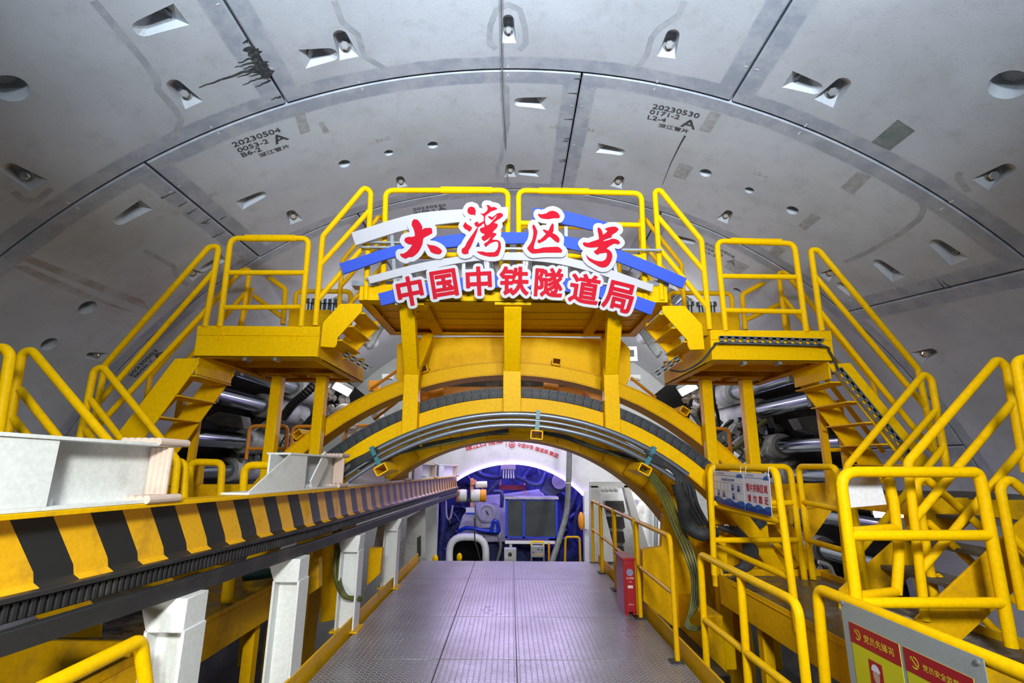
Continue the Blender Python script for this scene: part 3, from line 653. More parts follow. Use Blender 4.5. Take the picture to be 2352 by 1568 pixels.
# under-platform stiffener beams and square posts
def post(label, px, ztop, Y, zb, w=.125, head=True):
    x = at(px, 870, Y).x; t = thing('support_post', label, 'post', (x, Y, zb))
    MB().box((x - w/2, Y - w/2, zb), (x + w/2, Y + w/2, ztop - .02)).build('column', YEL, t, bev=.012)
    MB().box((x - .17, Y - .14, ztop - .02), (x + .17, Y + .14, ztop)).build('head_plate', YELD, t)
    for dx in (-.14, .14): MB().lathe((x + dx, Y - .09, ztop - .02), (0, 0, -1), [(0, .02), (.025, .02), (.026, .01)], 6).build('bolt', YELD, t)
for label, px in (('left post under the left yellow platform', 640), ('right post under the left yellow platform, beside the arch', 741)): post(label, px, LB, 6.04, -.4)
for label, px in (('left post under the right yellow platform, beside the arch', 1619), ('right post under the right yellow platform', 1711)): post(label, px, RB, 6.04, -.4)

# ------------------------------------------------------------------ stairs
def stair(label, poly, treads, Y=YF, dy=YR - YF, thick=.02, tw=.22, mat=YEL, tmat=None, bolts=(), riser=None):
    P = [at(*p, Y) for p in poly]; t = thing('steel_stair', label, 'stair', min(P, key=lambda v: v.z))
    MB().prism(P, (0, thick, 0)).build('stringer', mat, t, bev=.004)
    MB().prism([p + Vector((0, dy, 0)) for p in P], (0, thick, 0)).build('stringer', mat, t, bev=.004)
    for p in treads:
        c = at(*p, Y); MB().box((c.x - tw/2, Y + thick, c.z - .006), (c.x + tw/2, Y + dy, c.z + .008)).build('tread', tmat or mat, t, bev=.003)
    if bolts:                                # closing plate under the platform edge
        q = at(*riser, Y); MB().bar(q + Vector((0, thick, .02)), q + Vector((0, dy, .02)), .016, .2, (0, 0, 1)).build('closing_plate', mat, t)
    for p in bolts:
        c = at(*p, Y); MB().lathe(c + Vector((0, .08, 0)), (0, 0, -1), [(0, .02), (.02, .02), (.021, .01)], 6).build('bolt', GALV, t)
    return t
stair('long yellow stair running down left from the left platform', [(402, 823), (455, 822), (456, 836), (325, 1012), (240, 1120), (170, 1120), (262, 1005)], [(425, 862), (385, 908), (343, 957), (302, 1008), (262, 1060)], bolts=[(430, 838), (442, 838)], riser=(450, 840))
stair('long yellow stair running down right from the right platform', [(1902, 836), (1953, 833), (2110, 1025), (2178, 1115), (2110, 1115), (2068, 1052)], [(1935, 877), (1975, 922), (2015, 970), (2052, 1020), (2092, 1068)], bolts=[(1916, 852), (1926, 852)], riser=(1908, 850))
stair('short yellow stair between left platform and sign', [(781, 697), (832, 697), (831, 714), (775, 775), (773, 791), (768, 798), (735.5, 795.5), (741, 741)], [(815, 718), (788, 748), (762, 780)], tw=.2)
stair('short yellow stair between sign and right platform', [(1521.5, 702), (1573, 702), (1613, 745.5), (1619, 802), (1585, 803), (1580, 794), (1579, 781), (1521.5, 717)], [(1538, 720), (1566, 752), (1594, 784)], tw=.2)
# cable trays on the right platform and stair
def tray(label, a, b, Y, w=.07):
    a, b = at(*a, Y), at(*b, Y); t = thing('cable_tray', label, 'cable tray', a); d = (b - a); n = max(4, int(d.length/.075)); u = d/n; nrm = d.normalized().cross(Vector((0, 1, 0)))
    MB().bar(a + nrm*w/2, b + nrm*w/2, .05, .006, nrm).bar(a - nrm*w/2, b - nrm*w/2, .05, .006, nrm).build('side_flange', GALV, t)
    m = MB()
    for k in range(n):
        m.bar(a + u*(k + .1), a + u*(k + .62), .004, w, nrm)
    m.bar(a + nrm*w*.36, b + nrm*w*.36, .004, w*.24, nrm).bar(a - nrm*w*.36, b - nrm*w*.36, .004, w*.24, nrm); m.build('perforated_base', GREY, t)
    return t
tray('grey perforated cable tray on the face of the right platform', (1652, 780), (1893, 787), YF - .035)
tray('grey perforated cable tray down the right stair stringer', (1924, 848), (2092, 1052), YF - .035)
tray('short cable tray sticking out under the left short stair', (790, 812), (850, 848), YF + .5, .06); tray('short cable tray sticking out under the right short stair', (1560, 822), (1502, 862), YF + .5, .06)
c = MB().tube(spline([at(1540, 850, 5.3), at(1570, 852, 4.99), at(1610, 830, 4.98), (at(1640, 795, 4.96)), at(1655, 788, 4.95), at(1780, 791, 4.955), at(1890, 795, 4.95), at(1906, 808, 4.96), at(1918, 830, 4.96), at(1926, 850, 4.95)], 8), .011, 8)
tag(c.build('power_cable', RUB), 'black cable looping from the right short stair to the cable tray', 'cable')

# ------------------------------------------------------------------ arches
def circ3(a, b, c):
    (x1, y1), (x2, y2), (x3, y3) = [(p.x, p.z) for p in (a, b, c)]; d = 2*(x1*(y2-y3) + x2*(y3-y1) + x3*(y1-y2))
    ux = ((x1*x1+y1*y1)*(y2-y3) + (x2*x2+y2*y2)*(y3-y1) + (x3*x3+y3*y3)*(y1-y2))/d; uz = ((x1*x1+y1*y1)*(x3-x2) + (x2*x2+y2*y2)*(x1-x3) + (x3*x3+y3*y3)*(x2-x1))/d
    return ux, uz, math.hypot(x1-ux, y1-uz)
def ring(mb, c, r0, r1, y0, y1, a0, a1, n=72):
    base = len(mb.v); full = abs(a1 - a0) > 6.28
    for k in range(n+1):
        t = a0 + (a1-a0)*k/n; s, co = math.sin(t), math.cos(t)
        for r, y in ((r0, y0), (r1, y0), (r1, y1), (r0, y1)): mb.v.append(Vector((c[0] + r*s, y, c[1] + r*co)))
    for k in range(n):
        a, b = base + 4*k, base + 4*k + 4
        for i in range(4): j = (i+1) % 4; mb.f.append((a+i, a+j, b+j, b+i))
    if not full: mb.f.append((base+3, base+2, base+1, base)); e = base + 4*n; mb.f.append((e, e+1, e+2, e+3))
    return mb
Y1 = 6.22
o1 = circ3(at(742.5, 967, Y1), at(1163, 831, Y1), at(1608.6, 982, Y1)); i1 = circ3(at(742.5, 1000, Y1), at(1163, 857, Y1), at(1611, 1010, Y1))
th1 = o1[2] - .165
Y2 = 5.74
o2 = circ3(at(786, 1042, Y2), at(1163, 913.5, Y2), at(1611, 1074, Y2))

a1 = thing('outer_arch_girder', 'outer yellow arch girder passing behind the platform posts', 'arch girder', (o1[0], Y1, o1[1] + o1[2]))
ring(MB(), o1, o1[2] - .155, o1[2], Y1, Y1 + .03, -1.25, 1.25).build('web', YEL, a1)
ring(MB(), o1, o1[2] - .17, o1[2] - .15, Y1 - .01, Y1 + .36, -1.25, 1.25).build('inner_flange', YELD, a1)
ring(MB(), o1, o1[2] - .012, o1[2] + .008, Y1 - .01, Y1 + .36, -1.25, 1.25).build('outer_flange', YELD, a1)
def polar(c, r, t, y): return Vector((c[0] + r*math.sin(t), y, c[1] + r*math.cos(t)))
def hollow(t, c, ax, w, h, d, name='box_end', wall_=.012, mat=YEL):
    ax = Vector(ax).normalized(); s = Vector((ax.z, 0, -ax.x)); y = Vector((0, 1, 0)); m = MB()
    for sg in (-1, 1):
        m.bar(c + ax*(h/2)*sg, c + ax*(h/2)*sg + y*d, w, wall_, ax); m.bar(c + s*(w/2)*sg, c + s*(w/2)*sg + y*d, wall_, h, ax)
    m.build(name, mat, t)
for px, py in ((973, 852), (1278, 832), (1568, 950), (690, 1004)):
    p = at(px, py, Y1 - .06); a = math.atan2(p.x - o1[0], p.z - o1[1]); hollow(a1, polar(o1, o1[2] + .04, a, Y1 - .08), (math.sin(a), 0, math.cos(a)), .10, .08, .3)
a2 = thing('inner_arch_girder', 'yellow arch girder carrying the ribbed cable chain', 'arch girder', (o2[0], Y2, o2[1] + o2[2]))
ring(MB(), o2, o2[2] - .15, o2[2], Y2, Y2 + .03, -1.15, 1.15).build('web', YEL, a2)
ring(MB(), o2, o2[2] - .165, o2[2] - .145, Y2 - .005, Y2 + .3, -1.15, 1.15).build('inner_flange', YELD, a2)
for px in (954, 1030, 1346, 1577):
    p = at(px, 960, Y2); a = math.atan2(p.x - o2[0], o2[2]*.9); q = polar(o2, o2[2] - .15, a, Y2 - .02); MB().bar(q, polar(o2, o2[2] - .36, a, Y2 - .02), .02, .14, (0, 1, 0)).build('gusset', YEL, a2)
# energy chain: ribbed links on top of the arch
ch = thing('cable_chain', 'dark ribbed plastic cable chain lying along the yellow arch', 'cable chain', polar(o2, o2[2], 0, Y2))
m = MB(); N_ = 64; A0, A1 = -.98, .98
for k in range(N_):
    a, b = A0 + (A1-A0)*k/N_, A0 + (A1-A0)*(k+.94)/N_; ring(m, o2, o2[2] + .01, o2[2] + .125, Y2 + .03, Y2 + .26, a, b, 2)
m.build('link_body', CHAIN, ch)
m = MB()
for k in range(N_):
    a = A0 + (A1-A0)*(k+.5)/N_; c = polar(o2, o2[2] + .068, a, Y2 + .031); m.lathe(c, (0, -1, 0), [(0, .05), (.008, .05), (.009, .032), (.004, .03)], 14)
m.build('link_pin', CHAIN, ch)
# steel conduits in front of the arch, each a thing
for lab, off, r in (('uppermost steel conduit bent along the yellow arch', -.205, .028), ('thin middle steel conduit bent along the yellow arch', -.265, .018), ('lowest steel conduit bent along the yellow arch', -.325, .026)):
    A = [polar(o2, o2[2] + off, -.66 + 1.32*k/60, 5.5) for k in range(61)]; tag(MB().tube(A, r, 12).build('steel_conduit', PIPE), lab, 'conduit')
# clamps and box brackets of the conduits
for lab, px, py in (('conduit clamp on a hollow yellow bracket near the arch top', 1235, 965), ('conduit clamp on a hollow yellow bracket at the right of the arch', 1498, 1040), ('conduit clamp on a hollow yellow bracket at the left of the arch', 858, 1040)):
    p = at(px, py, 5.46); a = math.atan2(p.x - o2[0], p.z - o2[1]); t = thing('conduit_bracket', lab, 'bracket', polar(o2, o2[2] - .4, a, 5.42)); ax = Vector((math.sin(a), 0, math.cos(a)))
    hollow(t, polar(o2, o2[2] - .42, a, 5.42), ax, .12, .085, .5, 'box_section')
    teal = paint('teal_clamp', (.02, .16, .20), .4, 0, None)
    for off in (-.205, -.325): MB().bar(polar(o2, o2[2] + off + .05, a, 5.5), polar(o2, o2[2] + off - .05, a, 5.5), .045, .085, (0, 1, 0)).build('clamp', teal, t)
# the rotating ring with the round passage
YG = 7.3
r_in = circ3(at(1038, 1026, YG), at(1170, 1006, YG), at(1501, 1150, YG))
er = thing('erector_ring', 'big yellow ring with the round passage over the walkway', 'ring', (r_in[0], YG, r_in[1] + r_in[2]))
ring(MB(), r_in, r_in[2], r_in[2] + .42, YG, YG + .05, -2.3, 2.3, 120).build('face_plate', YEL, er)
ring(MB(), r_in, r_in[2] - .02, r_in[2] + .012, YG - .02, YG + .67, -2.3, 2.3, 120).build('inner_rim', YELD, er)
ring(MB(), r_in, r_in[2] + .26, r_in[2] + .30, YG - .15, YG + .05, -2.3, 2.3, 120).build('rib', YELD, er)
ring(MB(), r_in, r_in[2], r_in[2] + .5, YG + .60, YG + .65, -2.3, 2.3, 120).build('rear_plate', YELD, er)
for k in range(-9, 10):
    a = k*.12; MB().bar(polar(r_in, r_in[2] + .02, a, YG - .02), polar(r_in, r_in[2] + .26, a, YG - .02), .014, .1, (0, 1, 0)).build('stiffener', YELD, er)
m = MB()
for k in range(46):
    a = -1.1 + 2.2*k/45; m.lathe(polar(r_in, r_in[2] + .36, a, YG), (0, -1, 0), [(0, .024), (.025, .024), (.026, .012)], 6)
bl = m.build('bolt_row', YELD, er); bl['kind'] = 'stuff'
# cables clipped under the ring
for lab, pts in (('dark cable bundle hanging under the left of the yellow arch', [(800, 1078), (860, 1062), (950, 1030), (1040, 1012), (1120, 998), (1168, 990)]), ('dark cable bundle hanging under the right of the yellow arch', [(1240, 990), (1300, 1005), (1360, 1024), (1420, 1042), (1490, 1060)])):
    t = thing('cable_bundle', lab, 'cable bundle', at(*pts[0], 5.78))
    for k in range(4): MB().tube(spline([at(x, y + random.uniform(-5, 5), 5.74 + .02*k) for x, y in pts], 7), .016, 8).build('cable', HOSEG if k == 1 else RUB, t)
# plates above the outer arch, between the posts
pp = [(912, 792), (935, 775), (1170, 772), (1425, 778), (1447, 800), (1449, 858), (1442, 880), (1435, 884), (1380, 862), (1290, 842), (1165, 832), (1050, 840), (962, 866), (920, 880), (910, 868)]
bp = MB().prism([at(x, y, 6.56) for x, y in pp], (0, .05, 0)); tag(bp.build('shield_plate', YEL, bev=.01), 'wide yellow plate above the outer arch, behind the three props', 'plate')
# the three props under the top platform
def prop(label, low, mid, front, rearp, w=.17):
    l, mi = at(*low, 5.68), at(*mid, 5.68); fr = at(*front, YF + .1); rr = Vector((at(*rearp, 6.25))); t = thing('platform_prop', label, 'prop', l)
    MB().bar(l, mi, w, .14, (0, 1, 0)).build('column', YEL, t, bev=.008)
    MB().bar(mi - Vector((0, .03, .04)), fr, w*.92, .11, (0, 1, 0)).build('front_leg', YEL, t, bev=.008)
    MB().bar(mi - Vector((0, -.03, .04)), rr, w*.8, .10, (0, 1, 0)).build('rear_leg', YEL, t, bev=.008)
    MB().box(fr + Vector((-.19, -.1, -.03)), fr + Vector((.19, .1, .0))).build('head_plate', YEL, t, bev=.004)
prop('left forked yellow prop under the top platform', (942, 1000), (948, 848), (936, 700), (985, 772))
prop('middle yellow prop under the top platform', (1176, 952), (1176, 840), (1178, 700), (1178, 772), .2)
prop('right forked yellow prop under the top platform', (1406, 1000), (1401, 848), (1412, 704), (1392, 775))
# ------------------------------------------------------------------ the name sign
def filled(loops, fn, depth, name, mat, parent):
    """fill loops (holes handled by the 2D curve fill) then place by fn and give it depth along -Y"""
    V, Fc = fill_loops(loops)
    mb = MB(); fr = [fn(x, y) for x, y in V]; mb.add(fr, Fc)
    for L in loops:                           # rim
        k = len(L); a = [fn(x, y) for x, y in L]; mb.add(a + [p + Vector((0, depth, 0)) for p in a], [(i, (i+1) % k, (i+1) % k + k, i + k) for i in range(k)])
    mb.add([p + Vector((0, depth, 0)) for p in fr], [f[::-1] for f in Fc])
    return mb.build(name, mat, parent, smooth=False)
YS = 4.86
sg = thing('name_sign', 'big arched sign of red characters on white cut-outs and blue and white strips', 'sign', at(1180, 690, YS))
def strip_board(top, bot, Y, mat, name='arched_strip'):
    T = spline([at(*p, Y) for p in top], 6) if len(top) > 2 else [at(*p, Y) for p in top]; B = spline([at(*p, Y) for p in bot], 6) if len(bot) > 2 else [at(*p, Y) for p in bot]
    n = min(len(T), len(B)); mb = MB(); d = Vector((0, .022, 0)); T = [T[int(i*(len(T)-1)/(n-1))] for i in range(n)]; B = [B[int(i*(len(B)-1)/(n-1))] for i in range(n)]
    mb.v = T + B + [p + d for p in T] + [p + d for p in B]
    for i in range(n-1): mb.f += [(i, n+i, n+i+1, i+1), (2*n+i+1, 3*n+i+1, 3*n+i, 2*n+i), (i, i+1, 2*n+i+1, 2*n+i), (n+i+1, n+i, 3*n+i, 3*n+i+1)]
    mb.f += [(0, 2*n, 3*n, n), (n-1, 2*n-1, 4*n-1, 3*n-1)]
    return mb.build(name, mat, sg, smooth=False)
strip_board([(807, 534), (947, 492), (1065, 480), (1167, 475)], [(816.5, 563), (931, 528), (1050, 510), (1167, 503)], YS, SIGNW)
strip_board([(779, 605), (920, 561), (1065, 536), (1222, 534), (1314, 545), (1429, 576), (1578, 639)], [(788, 629), (920, 585.6), (1046, 566), (1222, 559), (1333, 576), (1425, 603), (1568, 662)], YS - .004, SIGNB)
strip_board([(845, 635), (970, 603), (1084, 585.6), (1226, 580), (1352, 603), (1501, 654)], [(849, 651), (977, 620), (1092, 599), (1226, 599), (1337, 618), (1498, 670)], YS, SIGNW)
strip_board([(868, 674), (960, 652), (1142, 630), (1314, 640), (1410, 662), (1507, 695)], [(876, 701.5), (970, 680), (1142, 660), (1306, 670), (1405, 690), (1496, 723)], YS - .004, SIGNB)
strip_board([(1224, 476.5), (1295, 484), (1390.5, 509), (1430, 526)], [(1223, 503), (1299, 515), (1367.5, 530), (1420, 548)], YS, SIGNB)
for a, b in (((912, 700), (900, 535)), ((1065, 640), (1066, 505)), ((1300, 660), (1300, 520)), ((1425, 700), (1405, 560))): MB().bar(at(*a, YS + .035), at(*b, YS + .035), .035, .02, (0, 1, 0)).build('sign_frame_bar', GALV, sg)
for a, b in (((815, 556), (930, 558)), ((840, 640), (1500, 655)), ((830, 568), (1520, 575))): MB().bar(at(*a, YS + .055), at(*b, YS + .055), .02, .035, (0, 1, 0)).build('sign_frame_bar', GALV, sg)
def sc(P, k, ox, oy): return [(ox + x*k, oy + y*k) for x, y in P]
K1, K2 = (.1233, 890, 450), (.11479, 1190, 460)
BIG = [
 [sc([(490,430),(560,440),(610,500),(650,570),(645,625),(700,595),(800,590),(830,610),(835,690),(760,735),(680,775),(662,810),(655,880),(625,960),(570,1050),(510,1105),(465,1135),(385,1140),(340,1170),(280,1145),(240,1110),(235,1070),(290,1075),(360,1035),(420,970),(460,905),(400,900),(340,870),(310,825),(330,780),(385,760),(460,760),(510,745),(505,680),(485,610),(450,540),(455,480)], *K1),
  sc([(730,890),(790,910),(870,920),(940,950),(990,985),(1020,1025),(1000,1065),(970,1085),(900,1080),(850,1065),(805,1040),(780,990),(755,945)], *K1)],
 [sc([(1490,250),(1520,205),(1570,195),(1620,215),(1645,270),(1640,320),(1635,370),(1615,345),(1570,350),(1520,335),(1490,300)], *K1),
  sc([(1450,480),(1480,520),(1575,580),(1565,630),(1520,665),(1490,635),(1440,610),(1405,560),(1425,520)], *K1),
  sc([(1688,580),(1675,650),(1640,740),(1600,840),(1550,950),(1510,1015),(1510,1070),(1450,1085),(1400,1075),(1378,1030),(1385,985),(1440,945),(1480,860),(1540,770),(1600,690),(1665,590)], *K1),
  sc([(1690,582),(1635,555),(1615,510),(1640,485),(1685,475),(1700,515),(1760,485),(1790,470),(1795,385),(1770,355),(1720,320),(1780,330),(1840,290),(1865,250),(1860,200),(1840,165),(1890,170),(1935,210),(1980,200),(2030,215),(2045,245),(1990,265),(1930,285),(1870,330),(1825,365),(1815,430),(1825,510),(1850,550),(1900,525),(1960,460),(2010,410),(2045,350),(2000,390),(1950,450),(1900,420),(1870,380),(1900,370),(1945,395),(1990,370),(2040,325),(2100,310),(2145,330),(2155,365),(2110,410),(2050,445),(1980,500),(2035,510),(2060,545),(2030,600),(1985,640),(1955,685),(2000,685),(2035,705),(2005,745),(1960,790),(1960,812),(2040,815),(2090,840),(2110,880),(2115,960),(2090,1050),(2060,1115),(1990,1130),(1900,1130),(1800,1110),(1720,1080),(1655,1035),(1760,1030),(1850,1050),(1940,1045),(1990,1045),(2040,1000),(2065,930),(2060,860),(2030,845),(1960,860),(1900,890),(1830,950),(1810,925),(1795,890),(1870,840),(1930,750),(1870,800),(1805,840),(1760,810),(1750,765),(1790,735),(1815,710),(1770,695),(1735,670),(1715,620),(1745,590),(1805,575),(1800,520),(1785,510),(1740,555)], *K1)],
 [sc([(400,265),(470,280),(560,260),(630,215),(700,205),(760,225),(800,250),(840,315),(825,355),(720,355),(600,375),(500,365),(440,345),(400,295)], *K2),
  sc([(310,475),(350,530),(385,610),(385,660),(360,770),(325,880),(315,940),(320,970),(400,970),(500,940),(650,930),(790,925),(840,950),(885,1000),(870,1045),(700,1045),(550,1045),(400,1055),(300,1065),(250,1045),(205,1000),(178,955),(210,910),(260,840),(290,760),(305,660),(300,580),(285,545),(290,500)], *K2),
  sc([(685,450),(715,490),(712,600),(690,655),(750,680),(800,720),(830,770),(825,835),(790,845),(745,820),(700,780),(640,725),(600,740),(560,785),(500,820),(420,860),(385,825),(400,785),(440,785),(510,720),(560,665),(530,640),(490,590),(520,580),(605,610),(640,530)], *K2)],
 [sc([(1590,545),(1630,545),(1670,590),(1690,640),(1700,685),(1760,645),(1790,610),(1730,570),(1800,540),(1880,525),(1950,525),(2000,555),(2010,590),(1960,640),(1880,690),(1870,740),(1760,775),(1710,800),(1705,815),(1800,795),(1880,765),(1950,770),(2010,800),(2045,845),(2010,880),(1930,865),(1870,890),(1810,930),(1770,965),(1830,995),(1870,1040),(1890,1110),(1870,1200),(1820,1290),(1760,1335),(1690,1345),(1620,1325),(1540,1280),(1440,1220),(1390,1170),(1355,1080),(1420,1145),(1510,1190),(1600,1215),(1690,1215),(1750,1180),(1775,1120),(1780,1060),(1760,1045),(1690,1055),(1630,1065),(1590,1090),(1540,1060),(1515,1015),(1570,985),(1610,930),(1540,940),(1450,945),(1380,935),(1320,910),(1290,860),(1320,835),(1400,850),(1500,815),(1620,775),(1610,690),(1590,600)], *K2)]]
CHW = ['大', '湾', '区', '号']
for k, polys in enumerate(BIG):
    xs = [x for P in polys for x, y in P]; ys = [y for P in polys for x, y in P]; dil = 10.5
    Yb = YS - .03
    b = filled(trace(polys, dil, min(xs)-16, min(ys)-16, max(xs)-min(xs)+32, max(ys)-min(ys)+32, 1.1), lambda x, y: at(x, y, Yb), .018, 'character_board', SIGNW, sg); b['label'] = 'white board with the brush character ' + CHW[k]
    for P in polys: filled([P], lambda x, y: at(x, y, Yb - .004), .004, 'brush_stroke', SIGNR, b)
for k, (chh, cx, cy, rot, size) in enumerate([('中', 941.7, 668, 11, 70), ('国', 1020, 651, 9.2, 68), ('中', 1099.8, 645.3, 3, 69), ('铁', 1181, 645, -1, 68), ('隧', 1260.5, 648.5, -4, 69), ('道', 1343, 663, -9, 71), ('局', 1421, 681, -14, 74)]):
    V, Fc = glyphs(chh, 0, 5); mx = (min(x for x, y in V) + max(x for x, y in V))/2; my = (min(y for x, y in V) + max(y for x, y in V))/2; c, s = math.cos(D(rot)), math.sin(D(rot))
    T = [(cx + ((x-mx)*c - (y-my)*s)*size, cy - ((x-mx)*s + (y-my)*c)*size) for x, y in V]; polys = [[T[i] for i in f] for f in Fc]
    edges = {}
    for f in Fc:
        for i in range(len(f)): e_ = tuple(sorted((f[i], f[(i+1) % len(f)]))); edges[e_] = edges.get(e_, 0) + 1
    Yb = YS - .03; xs = [x for x, y in T]; ys = [y for x, y in T]
    lp = trace(polys, 9.0, min(xs)-13, min(ys)-13, max(xs)-min(xs)+26, max(ys)-min(ys)+26, 1.1)
    b = filled(lp, lambda x, y: at(x, y, Yb), .018, 'character_board', SIGNW, sg); b['label'] = 'white board with the printed character ' + chh
    filled(trace(polys, 2.1, min(xs)-4, min(ys)-4, max(xs)-min(xs)+8, max(ys)-min(ys)+8, .45), lambda x, y: at(x, y, Yb - .004), .004, 'character', SIGNR, b)
# ------------------------------------------------------------------ the striped rail beam on the left
BK, BX, SL1, SL2 = 4.69, -1.70, .079, .030
def beam_x(Y): return BX + (Y - BK)*(SL1 if Y < BK else SL2)
zA, zM, zB = at(0, 1188, 1.906).z, at(750, 1124.5, BK).z, at(1077, 1092, 14.6).z
def beam_z(Y): return zM + (Y - BK)*((zM - zA)/(BK - 1.906) if Y < BK else (zB - zM)/(14.6 - BK))
YE0, YE1 = 1.0, 14.6
HW = at(79, 1180, 2.034).z - at(79, 1383, 2.034).z           # web height
rb = thing('rail_beam', 'long yellow and black striped crane rail beam running past the left of the walkway', 'crane rail', (beam_x(5), 5, beam_z(5) - .5))
def along(x0, x1, z0, z1, y0=YE0, y1=YE1, mb=None):
    mb = mb or MB(); ys = [y for y in (y0, BK, y1) if y0 <= y <= y1]
    if len(ys) < 2: ys = [y0, y1]
    base = len(mb.v)
    for y in ys: mb.v += [Vector((beam_x(y) + x, y, beam_z(y) + z)) for x, z in ((x0, z0), (x1, z0), (x1, z1), (x0, z1))]
    for k in range(len(ys)-1):
        a, b = base + 4*k, base + 4*k + 4; mb.f += [(a+i, a+(i+1) % 4, b+(i+1) % 4, b+i) for i in range(4)]
    e = base + 4*(len(ys)-1); mb.f += [(base+3, base+2, base+1, base), (e, e+1, e+2, e+3)]
    return mb
along(-.20, .0, -.022, 0).build('top_flange', YELD, rb, bev=.003)
SP = .363
ya, yb, k = YE0, 0, 0; mY, mK = MB(), MB(); y = 2.12 - 4*SP
yy = y
while yy < YE1:
    for mb, f0, f1 in ((mK, 0, .5), (mY, .5, 1.0)):
        a, b = yy + SP*f0, min(yy + SP*f1, YE1)
        if b > a:
            # painted stripes lean a little, web plus curved foot on the flange
            base = len(mb.v); lean = -.15
            for (px_, pz_, ly) in ((-.085, -.022, 0), (-.085, -HW + .06, lean), (-.075, -HW + .02, lean), (-.045, -HW, lean)):
                for q in (a, b): mb.v.append(Vector((beam_x(q - ly) + px_, q - ly, beam_z(q - ly) + pz_)))
            mb.f += [(base+2*i, base+2*i+2, base+2*i+3, base+2*i+1) for i in range(3)]
    yy += SP
mK.build('black_stripe', BLKP, rb, smooth=True)['label'] = 'black painted stripes of the beam web'
mY.build('yellow_stripe', YSTR, rb, smooth=True)['label'] = 'yellow painted stripes of the beam web'
along(-.115, -.087, -HW, -.022).build('web', YELD, rb)
along(-.20, .0, -HW - .022, -HW).build('bottom_flange', DARK, rb, bev=.003)
along(-.15, -.03, -HW - .10, -HW - .022).build('gear_rack', RUB, rb)
m = MB(); Y = YE0
while Y < 9: m.box((beam_x(Y) - .03, Y, beam_z(Y) - HW - .095), (beam_x(Y) - .018, Y + .018, beam_z(Y) - HW - .03)); Y += .036
m.build('rack_teeth', DARK, rb)
cr = thing('cable_channel', 'dark steel channel running along under the striped beam', 'channel', (beam_x(5), 5, beam_z(5) - .6))
along(-.02, .03, -HW - .20, -HW - .115).build('channel_side', DARK, cr, bev=.003); along(-.2, -.02, -HW - .20, -HW - .185).build('channel_floor', DARK, cr)
# white welded cradles on the beam
def cradle(label, y0, y1, h, slope=0.0, plate=.22, brace=False):
    t = thing('beam_cradle', label, 'cradle', (beam_x(y0), y0, beam_z(y0)))
    d = Vector((beam_x(y1) - beam_x(y0), y1 - y0, beam_z(y1) - beam_z(y0))); P = lambda s, x, z: Vector((beam_x(y0) + d.x*s + x, y0 + d.y*s, beam_z(y0) + d.z*s + z))
    def slab(s0, s1, x0, x1, z0, z1):
        m = MB(); m.v = [P(s, x, z) for s in (s0, s1) for x, z in ((x0, z0), (x1, z0), (x1, z1), (x0, z1))]; m.f = [(3,2,1,0), (4,5,6,7)] + [(i, (i+1) % 4, (i+1) % 4 + 4, i+4) for i in range(4)]; return m
    slab(slope, .97, -.2, -.005, h - .016, h).build('top_flange', WHT, t, bev=.002); slab(0, .97, -.2, -.005, .001, .017).build('bottom_flange', WHT, t, bev=.002)
    slab(plate*.5, .96, -.125, -.11, .017, h - .016).build('web', WHT, t)
    m = MB(); a = P(slope, -.012, h - .016); b = P(plate, -.012, h - .016); c = P(plate, -.012, .017); e = P(0.0, -.012, .017); m.prism([a, b, c, e], (-.012, 0, 0)); m.build('end_plate', WHT, t, bev=.002)
    if brace: MB().bar(P(plate + .10, -.03, .02), P(plate + .24, -.03, h - .02), .014, .16, (0, 1, 0)).build('brace', WHT, t)
    for s in (.55, .62): MB().box(P(s, -.09, .017) - Vector((.015, .02, 0)), P(s, -.06, .017) + Vector((.015, .02, .03))).build('nut', WHT, t)
    # foam strips wrapped on the far end edges
    nrm = d.normalized()
    for nm, pts in (('foam_strip', [((.985, -.02 - .055*k), h + .012) for k in range(4)]),):
        m = MB()
        for k in range(6):
            x = -.19 + .036*k; m.tube([P(.885, x, h + .008), P(1.0, x, h + .008)], .021, 10)
        m.build('foam_strip', FOAM, t)
        m = MB()
        for k in range(6):
            x = -.19 + .038*k; m.tube([P(.87, x, .018), P(.99, x, .018)], .022, 10)
        m.build('foam_strip', FOAM, t)
        m = MB()
        for k in range(4): m.tube([P(.93 + .004*k, -.085 + .022*k, .04), P(.93 + .004*k, -.085 + .022*k, h - .02)], .018, 10)
        m.build('foam_strip', FOAM, t)
    return t
H1 = at(300, 1010, 2.45).z - at(300, 1164, 2.45).z
cradle('nearest white cradle with pinkish foam edges on the striped beam', 1.05, 2.95, H1, plate=.6)
cradle('second white cradle on the striped beam, with a sloping left end and yellow overspray', 3.62, 5.40, H1*1.0, slope=.3, plate=.48, brace=True)
cradle('third white cradle on the striped beam, behind the sloping one', 5.35, 8.4, H1*.92, slope=.3, plate=.5)
cradle('fourth white cradle on the striped beam, far along', 8.7, 10.8, H1*.9, plate=.3)
cradle('farthest white cradle, at the end of the striped beam', 11.2, 14.2, H1*.9, plate=.2)
